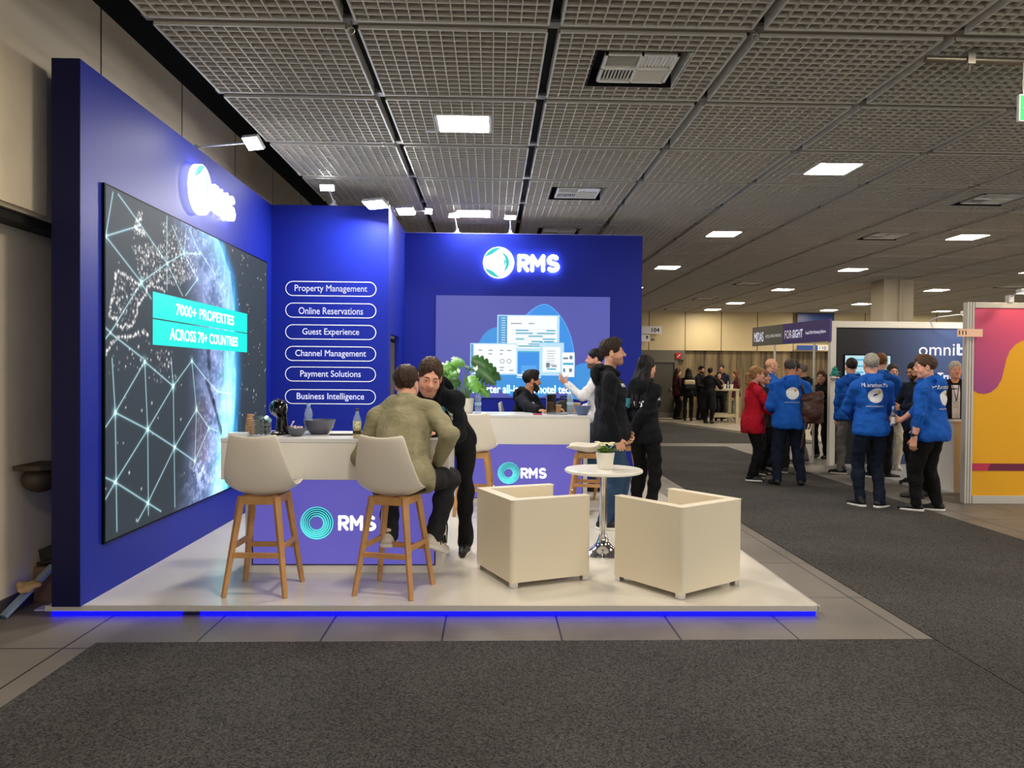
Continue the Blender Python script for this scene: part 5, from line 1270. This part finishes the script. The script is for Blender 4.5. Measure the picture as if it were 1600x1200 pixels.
def txt2(s, w, h=None, bold=.015, dx=0, dy=0):
    V, F = text2d(s, w, h, bold); return [(v[0]+dx, v[1]+dy) for v in V], F
def band2(pts, w, n=12, c=5):
    """strip of small quads along a centre line, so that it can follow a curved garment"""
    P_ = [np.array(p, float) for p in pts]; V = []; F = []
    for i in range(n+1):
        q = i/n*(len(P_)-1); k = min(int(q), len(P_)-2); a = P_[k] + (P_[k+1]-P_[k])*(q-k); d = P_[k+1]-P_[k]; s = np.array([-d[1], d[0]])/np.hypot(*d)
        for j in range(c+1): V.append(tuple(a - s*w*(j/c - .5)))
    for i in range(n):
        for j in range(c): F.append((i*(c+1)+j, (i+1)*(c+1)+j, (i+1)*(c+1)+j+1, i*(c+1)+j+1))
    return V, F
badge_m = mat('badge card', (206, 208, 206), .5)

# ---- cloth colours
c_olive = cloth('olive', (144, 138, 110)); c_black = cloth('black navy', (14, 17, 24)); c_royal = cloth('royal blue', (24, 88, 182)); c_white = cloth('white', (226, 228, 232)); c_red = cloth('red', (186, 22, 44)); c_jean = cloth('jeans', (44, 68, 96)); c_djean = cloth('dark jeans', (20, 28, 46)); c_blackt = cloth('black trousers', (14, 14, 17)); c_char = cloth('charcoal trousers', (40, 40, 44)); c_grey = cloth('grey chinos', (122, 120, 118)); c_suit = cloth('suit black', (22, 22, 26)); c_navyj = cloth('navy jacket', (28, 34, 52)); c_cream = cloth('cream trousers', (214, 208, 190)); c_brown = cloth('maroon', (70, 26, 40)); c_teal = cloth('patterned dark', (38, 36, 34))
s_black = mat('shoe black', (18, 18, 20), .5); s_white = mat('shoe white', (218, 210, 200), .5); s_sole = mat('sole white', (228, 226, 220), .5); s_grey = mat('shoe grey', (74, 72, 70), .7); s_gum = mat('sole dark', (30, 28, 28), .6)
inkw = mat('ink white', (232, 236, 242), .6); inkt = mat('ink teal', (60, 150, 170), .6); inkg = mat('ink gold', (220, 170, 70), .6); inkb = mat('ink blue', (24, 60, 130), .6)

# ---- on the booth
def W2L(loc, rz, p):   # world point -> person coordinates
    v = np.array(p, float) - np.array(loc, float); return RZ(-rz) @ v
def PW(loc, rz, *pts): return [None if p is None else W2L(loc, rz, p) for p in pts]

loc = (-.62, 5.40, PLAT); rz = -8
hd = PW(loc, rz, (-.86, 5.80, 1.135), (-.37, 5.52, .945))
ft = PW(loc, rz, (-.735, 5.60, .40), (-.415, 5.66, .375)); ft = [tuple(ft[0]) + (-10,), tuple(ft[1]) + (-22,)]
p = person('man seated on the stool in an olive sweater, back turned, hand on thigh', loc, rz, 1.84, 1.06, lean=31, side=-9, nf=.8, head=(-6, 6, -4), pelvis=(.02, -.02, .79), feet=ft, knees=[(-.25, 1, .5), (.42, 1, .45)], foot_yaw=(0, -28), hands=hd, elbows=[(-.35, -.3, -1), (.75, -.8, -.1)],
           hand_dir=[(0.2, 1, -.1), (-.55, .75, -.25)], palm=[(0, 0, -1), (-.1, -.2, -1)], curl=18, tone='fair', top=c_olive, topname='sweater', hood=False, hem=.03, legs=c_char, shoe=s_white, sole=s_sole, hair='thick', hairc=(52, 36, 28), res='near')
for i in (1,):
    o = MB(); a = p['FT'][i]; A = RZ(-28) @ RX(-22)
    for k in range(3): o.box((.036, .015 + .028*k, -.06), (.050, .026 + .028*k, -.005), 0, Matrix([list(A[r]) + [a[r]] for r in range(3)] + [[0, 0, 0, 1]]) @ rot(.5, 0, 0))
    o.build('side_stripes', s_black, [ch for ch in p['t'].children if ch.name.startswith('shoe')][1])

loc = (-.315, 6.46, PLAT); rz = 174
p = person('man in a black hoodie leaning over the near counter, facing the viewer', loc, rz, 1.80, .90, lean=50, side=3, twist=-16, nf=.5, head=(16, 18, -8), hands=PW(loc, rz, (-.42, 5.86, 1.125), (-.66, 6.02, 1.125)), elbows=[(-.5, -.25, -.8), (.6, -.4, -.5)],
           hand_dir=[(.5, .8, -.1), (-.2, 1, 0)], palm=[(0, 0, -1), (0, 0, -1)], curl=22, tone='pink', top=c_black, legs=c_blackt, shoe=s_black, sole=s_sole, hair='short', hairc=(64, 48, 36), beard=('stubble', (186, 136, 114)), res='near', headscale=1.12, pelvis=(0, -.06, .96))
on_cloth(p, 'print', [(*disc2d(.026, 16, 2), inkt, 'emblem'), (*txt2('RMS', .07, None, .03, .075, -.004), inkw, 'lettering')], p['chest'] + p['RT'] @ np.array([-.07, .1, .12]), p['RT'] @ np.array([0, 1, 0]), p['RT'] @ np.array([0, 0, 1]), .10)
cd = MB()
for q in (-1, 1): cd.tube([tuple(p['neck'] + p['RT'] @ np.array(v)) for v in ((q*.03, .115, -.02), (q*.036, .145, -.06), (q*.034, .155, -.13))], .004, 6)
cd.build('drawcord', mat('cord grey', (150, 152, 158), .6), p['top'], True)

loc = (.40, 9.92, PLAT); rz = -112
p = person('bearded man in a black padded jacket seated behind the rear counter', loc, rz, 1.78, 1.22, lean=9, head=(30, 4, 0), pelvis=(0, 0, .70), feet=[(-.12, .34, .25), (.12, .34, .25)], hands=PW(loc, rz, (.78, 9.75, 1.13), (.585, 9.12, 1.13)), elbows=[(-.6, -.4, -1), (.5, -.6, -1)], hand_dir=[(0, 1, 0), (.4, .9, -.1)], palm=[(0, 0, -1), (0, 0, -1)], curl=24,
           tone='tan', top=c_black, topname='jacket', legs=c_blackt, shoe=s_black, hair='thick', hairc=(20, 17, 16), beard=('full', (24, 20, 18)), res='near')
on_cloth(p, 'print', [(*disc2d(.024, 16, 2, 0, .05), inkw, 'emblem'), (*txt2('RMS', .075, None, .03), inkw, 'lettering')], p['chest'] + p['RT'] @ np.array([.075, .1, .06]), p['RT'] @ np.array([.25, 1, 0]))

loc = (1.17, 7.52, PLAT); rz = -97
p = person('tall man in a black hoodie and jeans standing in profile by the table', loc, rz, 1.82, 1.12, lean=-2, head=(-3, -3, 0), slim=1.08, hands=[(.0, .19, .885), (.235, .05, .90)], elbows=[(-1, -.6, -.2), (.9, -1, -.2)], hand_dir=[(.6, .3, -.75), (-.12, .35, -.9)], palm=[(.6, -.6, 0), (-.9, -.1, 0)], curl=42,
           tone='fair', top=c_black, hem=.04, legs=c_jean, shoe=s_black, sole=s_sole, hair='thick', hairc=(44, 34, 28), beard=('stubble', (172, 126, 104)), res='near', feet=[(-.11, .06, .085), (.09, -.06, .085)])
on_cloth(p, 'print', [(*txt2('RMS', .085, None, .03), inkw, 'lettering')], p['chest'] + p['RT'] @ np.array([.085, .1, .08]), p['RT'] @ np.array([.45, 1, 0]))
o = MB(); o.tube([tuple(p['W'][1] + RZ(0) @ np.array([.034*cos(a*pi/8), .012*sin(a*pi/8)*2, .03*sin(a*pi/8)*.3 + .012])) for a in range(16)], .006, 6, closed=True); o.build('wristband', mat('band black', (16, 16, 18), .4), p['t'], True)

loc = (1.64, 8.25, PLAT); rz = -50
p = person('long-haired woman in a black hoodie, back turned, hands clasped behind her', loc, rz, 1.68, 1.0, head=(-8, 2, 0), woman=True, hands=[(-.10, -.19, .86), (-.03, -.235, .87)], elbows=[(-1, -.25, 0), (1, -.5, 0)], hand_dir=[(.5, -.2, -.8), (-.5, -.2, -.8)], palm=[(0, -1, .2), (0, -1, .2)], curl=35, tone='fair', top=c_black, hem=.05, legs=c_blackt, shoe=s_black,
           hair='long', hairc=(17, 12, 12), res='near', slim=1.08)
on_cloth(p, 'print', [(*disc2d(.055, 20, 3, -.13, 0), inkt, 'emblem'), (*txt2('RMS', .16, None, .03, .035, 0), inkw, 'lettering')], p['chest'] + p['RT'] @ np.array([-.01, -.1, -.02]), p['RT'] @ np.array([-.1, -1, 0]))
on_cloth(p, 'print', [(*txt2('RMS', .07, None, .03), inkw, 'lettering')], p['chest'] + p['RT'] @ np.array([.15, .08, .03]), p['RT'] @ np.array([1, .25, 0]))

loc = (1.36, 9.95, PLAT); rz = 78
p = person('dark-haired man in a white shirt, gesturing, half hidden behind the tall man', loc, rz, 1.80, 1.0, head=(10, 0, 0), hands=[(-.22, .36, 1.36), (.2, .25, 1.0)], elbows=[(-.6, -.5, -1), (.6, -.8, -.8)], hand_dir=[(.1, .7, .7), None], palm=[(.7, -.1, .6), None], curl=12, spread=1.8, tone='pink', top=c_white, topname='shirt', hood=False, legs=c_jean, shoe=s_black, hair='short', hairc=(22, 18, 18), beard=('stubble', (110, 78, 62)), res='mid')

# ---- visitors right of the aisle
def emblem(p, name, back=True, txt=None, x=0, z=.03, d=(0, -1, 0)):
    its = [(*disc2d(.088, 28, 5), inkw, 'emblem_disc')]
    its.append(([(-.088, -.012), (-.062, -.062), (-.02, -.01), (.035, .012), (.004, .03)], [(0, 1, 2, 3, 4)], inkb, 'emblem_runner'))
    for k in range(4): a = .25 + .42*k; its.append(([(.028+.012*cos(a+1.6), .022+.012*sin(a+1.6)), (.028+.058*cos(a), .022+.058*sin(a)), (.028+.012*cos(a-1.6), .022+.012*sin(a-1.6))], [(0, 1, 2)], inkg, 'emblem_ray'))
    V, F = txt2('www.omnibees.com', .205, .020, .01, 0, -.125); its.append((V, F, inkw, 'lettering'))
    if txt: its.append((*txt2(txt, .30, .048, .008, 0, .125), inkw, 'lettering'))
    on_cloth(p, 'print', its, p['chest'] + p['RT'] @ np.array([x, 0, z])*p['s'], p['RT'] @ np.array(d), p['RT'] @ np.array([0, 0, 1]))

p = person('woman in a red top with a fair ponytail and black shoulder bag', (3.91, 11.45, 0), -84, 1.68, 1.0, woman=True, head=(-4, 0, 0), lean=2, hands=[(.02, .26, 1.02), (.10, .24, 1.22)], elbows=[(-1, -.4, -.5), (1, -.5, -.6)], hand_dir=[(.9, .3, 0), (-.3, .3, .9)], palm=[(0, -1, 0), (-.2, -1, 0)], curl=30, tone='pink', top=c_red, topname='top', hood=False, hem=.12, legs=c_blackt, shoe=s_black, sole=s_sole, hair='ponytail', hairc=(150, 112, 70), slim=1.12, hips=1.1, foot_yaw=(12, -25), feet=[(-.10, .08, .085), (.12, -.08, .085)])
V, Q = solid([bx((0, 0, 0), (.035, .125, .075), None, .025, k=.01)], .01); bag = thing('shoulder_bag', 'small black shoulder bag worn by the woman in red', 'bag', (4.14, 11.20, .98), -10); raw_mesh('bag_body', V, Q, s_black, bag); MB().box((-.04, -.03, .0), (-.034, .03, .02), 0).build('clasp', inkg, bag); MB().tube([(0, -.10, .06), (-.10, -.05, .30), (-.22, .10, .50)], .006, 6).build('strap', s_black, bag, True)
p = person('woman with long light-brown hair and necklace beside the woman in red', (4.30, 12.2, 0), -135, 1.64, 1.0, woman=True, head=(12, 0, 0), hands=[(-.1, .24, 1.0), (.1, .26, 1.02)], elbows=[(-1, -.4, -.5), (1, -.4, -.5)], curl=35, tone='fair', top=c_teal, topname='blouse', hood=False, hem=.08, legs=c_blackt, shoe=s_black, sole=s_sole, hair='long', hairc=(120, 86, 60))
p = person('bald man with dark glasses in a blue hoodie, in profile', (4.78, 13.2, 0), -82, 1.84, 1.06, head=(-6, 6, 0), tone='fair', top=c_royal, legs=c_djean, shoe=s_black, hair=None, glasses=True, hands=[(-.1, .3, 1.1), (.14, .3, 1.08)], elbows=[(-1, -.4, -.5), (1, -.4, -.5)])
p = person('broad man in a blue hoodie with round back emblem and brown backpack strap', (4.26, 10.95, 0), -6, 1.79, 1.16, head=(-14, 6, 0), tone='tan', top=c_royal, legs=c_djean, shoe=s_black, hair='crop', hairc=(70, 62, 56), hem=.06, slim=1.08, hands=[(-.20, .22, 1.05), (.22, .22, 1.05)], elbows=[(-.4, -.8, -.6), (.4, -.8, -.6)], feet=[(-.17, 0, .085), (.17, -.02, .085)], foot_yaw=(15, -20))
emblem(p, 'e')
bgm = mat('bag brown', (74, 46, 36), .45, noise=(9, .3)); V, Q = solid([bx((0, 0, 0), (.15, .09, .20), None, .06, k=.03), el((0, -.08, -.05), (.11, .05, .10), k=.03), rc((-.12, 0, .16), (.12, 0, .20), .05, .05, k=.03)], .012, (.006, 30, 4))
t = thing('backpack', 'brown leather backpack hanging from the right shoulder of the broad man', 'backpack', (4.52, 10.80, 1.10), -10); raw_mesh('bag_body', V, Q, bgm, t); MB().tube([(-.10, .02, .20), (-.15, -.06, .30), (-.13, .06, .37), (-.10, .18, .30)], .016, 8).tube([(-.10, -.08, -.16), (-.13, -.09, -.35), (-.15, -.06, -.55)], .011, 8).build('strap', bgm, t, True)
p = person('dark-haired man in a blue hoodie half hidden behind the brown backpack', (4.84, 12.3, 0), -28, 1.78, 1.04, head=(-20, 4, 0), tone='tan', top=c_royal, legs=c_char, shoe=s_grey, sole=s_sole, hair='short', hairc=(22, 20, 20))
p = person('man with short grey hair in a black hoodie and pale lanyard, seen from behind', (5.55, 13.7, 0), 40, 1.76, 1.02, head=(20, 0, 0), tone='tan', top=c_suit, legs=c_grey, shoe=s_grey, sole=s_sole, hair='crop', hairc=(96, 92, 88))
o = MB(); nk_ = p['neck']; o.tube([tuple(nk_ + np.array(v)) for v in ((-.09, -.14, -.05), (-.02, -.165, .01), (.06, -.15, .0), (.10, -.10, -.04), (.12, -.12, -.16))], .009, 6); o.build('lanyard', inkw, p['t'], True)
p = person('long-haired woman in black holding a sheaf of papers, near the black wall end', (6.30, 14.6, 0), 128, 1.66, .96, woman=True, head=(10, 8, 0), hands=[(-.06, .26, 1.06), (.1, .26, 1.08)], elbows=[(-1, -.4, -.6), (1, -.4, -.6)], palm=[(.3, .0, 1), (-.3, 0, 1)], tone='fair', top=c_suit, topname='jacket', hood=False, legs=c_blackt, shoe=s_black, hair='long', hairc=(86, 60, 40))
tag(MB().box((-.11, -.15, -.004), (.11, .15, .004), 0, T(6.08, 14.42, 1.10) @ rot(.5, 0, radians(128))).build('papers', inkw), 'white papers held by the long-haired woman in black', 'papers')
p = person('man in a blue hoodie and grey chinos standing before the monitor', (5.74, 12.2, 0), -8, 1.83, 1.0, head=(4, 0, 0), tone='fair', top=c_royal, legs=c_grey, shoe=s_black, sole=s_sole, hair='short', hairc=(40, 30, 26), hem=.03, hands=[(-.20, .10, .84), (.22, .16, .9)], feet=[(-.13, .02, .085), (.15, -.06, .085)], foot_yaw=(60, 10))
p = person('grey-haired man in a blue hoodie lettered Marathon Man across the back', (4.56, 9.18, 0), -4, 1.82, 1.03, head=(-8, 0, 0), tone='pink', top=c_royal, legs=c_djean, shoe=s_black, sole=s_sole, hair='short', hairc=(150, 146, 138), hem=.03, hands=[(-.08, .32, 1.06), (.16, .28, 1.0)], elbows=[(-1, -.5, -.3), (1, -.5, -.3)], feet=[(-.10, .04, .085), (.10, -.04, .085)], foot_yaw=(25, -55))
emblem(p, 'e', True, 'Marathon Man')
p = person('auburn-haired man in a blue hoodie standing just behind the Marathon Man hoodie', (5.98, 11.75, 0), -24, 1.90, 1.06, head=(-12, 0, 0), tone='fair', top=c_royal, legs=c_blackt, shoe=s_black, sole=s_sole, hair='short', hairc=(112, 74, 44), feet=[(-.1, .06, .085), (.1, 0, .085)], foot_yaw=(40, -70), hands=[(-.18, .26, 1.05), (.26, .12, .95)])
p = person('bearded man with glasses in a navy jacket looking down', (6.26, 11.25, 0), 96, 1.77, 1.10, head=(8, 16, 0), tone='fair', top=c_navyj, topname='jacket', hood=False, hem=.10, legs=c_blackt, shoe=s_black, sole=s_sole, hair='crop', hairc=(34, 26, 22), beard=('full', (62, 38, 26)), glasses=True, hands=[(-.12, .30, 1.12), (.12, .30, 1.10)], elbows=[(-1, -.5, -.4), (1, -.5, -.4)], feet=[(-.1, .12, .085), (.1, -.08, .085)], foot_yaw=(0, 0))
p = person('person in cream trousers and dark jacket, mostly hidden behind the navy jacket', (6.60, 12.6, 0.03), 172, 1.72, 1.08, tone='fair', top=c_suit, topname='jacket', hood=False, legs=c_cream, shoe=s_white, sole=s_sole, hair='short', hairc=(60, 50, 40), slim=1.15)
loc = (5.13, 8.90, 0); rz = 36
p = person('man in a blue hoodie with sleeves pushed up, holding a beer bottle', loc, rz, 1.79, 1.20, slim=1.06, head=(34, 4, 0), lean=3, tone='pink', top=c_royal, legs=c_blackt, shoe=s_black, sole=s_sole, hair='short', hairc=(76, 56, 42), hem=.05, sleeve=.42, hands=[(-.30, .05, .83), (-.10, .30, 1.05)], elbows=[(-.6, -1, 0), (1, -.4, -.6)], hand_dir=[(0, .15, -1), (-.35, .9, .0)], palm=[(1, 0, 0), (-.9, -.3, 0)], curl=[28, 52], feet=[(-.11, .10, .085), (.11, -.04, .085)], foot_yaw=(20, 25))
emblem(p, 'e', True, 'Marathon Man', .02)
MB().tube([tuple(p['W'][0] + np.array([.034*cos(a*pi/8), .034*sin(a*pi/8), .035])) for a in range(16)], .007, 6, closed=True).ball(tuple(p['W'][0] + np.array([-.036, 0, .035])), (.008, .02, .02), 10).build('wristwatch', s_black, p['t'], True)
hw_ = np.array(loc) + RZ(rz) @ (p['W'][1] + nrm((-.35, .9, 0))*.088 + np.array([-.028, -.012, 0]))
t = thing('beer_bottle', 'clear beer bottle held by the man with pushed-up sleeves', 'bottle', (hw_[0], hw_[1], hw_[2] - .07)); MB().lathe([(.028, 0), (.030, .006), (.030, .12), (.024, .145), (.013, .175), (.012, .225)], 24).build('bottle_body', mat('beer glass', (214, 222, 220), .08, trans=.8), t, True); MB().lathe([(.0305, .03), (.0305, .105)], 24, cap=False).build('label_band', sw, t, True); MB().lathe([(.0125, .19), (.0125, .222), (.0145, .224), (.0145, .232), (0, .233)], 20).build('neck_foil', sw, t, True)
p = person('wavy-haired man in a blue hoodie and grey shoes, behind the pushed-up sleeves', (5.66, 9.95, 0), 70, 1.82, 1.04, head=(10, 2, 0), tone='fair', top=c_royal, legs=c_blackt, shoe=s_grey, sole=s_gum, hair='wavy', hairc=(110, 84, 60), feet=[(-.1, .1, .085), (.1, -.06, .085)])
p = person('grey-haired man in a black suit with a lanyard badge behind the white counter', (6.62, 10.90, .03), 158, 1.74, 1.10, head=(4, -2, 0), tone='pink', top=c_suit, topname='jacket', hood=False, legs=c_blackt, shoe=s_black, hair='short', hairc=(186, 182, 176), hands=[(-.2, .2, .92), (.2, .2, .92)])
on_cloth(p, 'print', [(*band2([(0, .17), (0, .02), (0, -.14), (0, -.30)], .10), c_white, 'shirt_front')], p['chest'] + np.array([0, .1, 0]), (0, 1, 0))
on_cloth(p, 'print', [(*band2([(-.04, .17), (.002, -.06)], .009), s_black, 'lanyard'), (*band2([(.04, .17), (.002, -.06)], .009), s_black, 'lanyard'), (*band2([(0, -.06), (0, -.16)], .07), badge_m, 'badge')], p['chest'] + np.array([0, .1, .0]) + np.array([0, .012, 0]), (0, 1, 0), (0, 0, 1), .3, .008)

# ---- far people at the high table
far_ = dict(res='far')
p = person('far person in black with a cream and black backpack, back turned', (6.50, 25.4, .03), -14, 1.72, .98, woman=True, tone='fair', top=c_suit, topname='jacket', hood=False, legs=c_blackt, shoe=s_black, hair='long', hairc=(16, 14, 15), **far_)
t = thing('backpack', 'cream and black backpack on the far woman in black', 'backpack', (6.47, 25.14, 1.18), -14); V, Q = solid([bx((0, 0, 0), (.15, .07, .10), None, .04, k=.02)], .016); raw_mesh('bag_body', V, Q, s_black, t); V, Q = solid([bx((0, -.01, .13), (.17, .07, .08), None, .05, k=.02)], .016); raw_mesh('flap', V, Q, mat('bag cream', (206, 188, 152), .7), t)
person('far curly-haired woman beside the cream backpack', (6.32, 26.2, .03), -70, 1.72, 1.0, woman=True, tone='fair', top=c_brown, topname='jacket', hood=False, legs=c_blackt, shoe=s_black, hair='long', hairc=(60, 34, 26), **far_)
person('far bearded man in a dark suit facing the high table', (7.10, 26.1, .03), -150, 1.80, 1.0, tone='tan', top=c_suit, topname='jacket', hood=False, legs=c_blackt, shoe=s_black, hair='thick', hairc=(22, 18, 16), beard=('full', (30, 22, 18)), hands=[(-.15, .35, 1.12), (.15, .35, 1.12)], **far_)
person('far man in a long dark coat, back turned, leaning on the high table', (6.86, 24.25, .03), -40, 1.74, 1.12, lean=8, tone='tan', top=c_suit, topname='coat', hood=False, coat=True, legs=c_blackt, shoe=s_black, hair='short', hairc=(18, 16, 16), hands=[(.0, .45, 1.13), (.25, .42, 1.13)], **far_)
person('far woman resting her chin on her hand at the high table', (7.62, 25.75, .03), 172, 1.62, .95, woman=True, tone='fair', top=c_suit, topname='jacket', hood=False, legs=c_blackt, shoe=s_black, hair='ponytail', hairc=(24, 18, 16), hands=[(-.1, .16, 1.28), (.16, .3, 1.08)], **far_)
person('far tall man with a pale collar standing against the timber wall', (8.0, 26.7, .03), 150, 1.86, 1.0, tone='tan', top=c_navyj, topname='jacket', hood=False, legs=c_char, shoe=s_black, hair='short', hairc=(24, 20, 18), **far_)
person('far woman with brown hair and maroon top right of the high table', (8.12, 25.5, .03), 60, 1.66, .95, woman=True, tone='fair', top=c_brown, topname='top', hood=False, legs=c_grey, shoe=s_white, hair='long', hairc=(104, 66, 42), **far_)
# ================================================================== LIGHT AND CAMERA
w = bpy.data.worlds.new('hall ambience'); SC.world = w; w.use_nodes = True
w.node_tree.nodes['Background'].inputs['Color'].default_value = (1.0, .965, .91, 1); w.node_tree.nodes['Background'].inputs['Strength'].default_value = 1.9
cam = bpy.data.cameras.new('camera'); co = bpy.data.objects.new('camera', cam); C.objects.link(co); SC.camera = co
cam.sensor_width = 36; cam.sensor_fit = 'HORIZONTAL'; cam.lens = 1210/1600*36; cam.clip_end = 200
yaw, pit, roll = radians(1.52), radians(-.84), radians(.48)
F_ = Vector((sin(yaw)*cos(pit), cos(yaw)*cos(pit), sin(pit))); r_ = Vector((cos(yaw), -sin(yaw), 0)); u_ = r_.cross(F_)
R_ = r_*cos(roll) + u_*sin(roll); U_ = -r_*sin(roll) + u_*cos(roll)
M = Matrix((R_, U_, -F_)).transposed().to_4x4(); M.translation = (0, 0, EYE); co.matrix_world = M
vs = SC.view_settings; vs.view_transform = 'Standard'; vs.look = 'None'; vs.gamma = 1; vs.use_curve_mapping = False; vs.exposure = 0.0
SC.cycles.max_bounces = 8; SC.cycles.diffuse_bounces = 4; SC.cycles.glossy_bounces = 3; SC.cycles.transmission_bounces = 6; SC.cycles.sample_clamp_indirect = 4
SC.cycles.caustics_reflective = False; SC.cycles.caustics_refractive = False
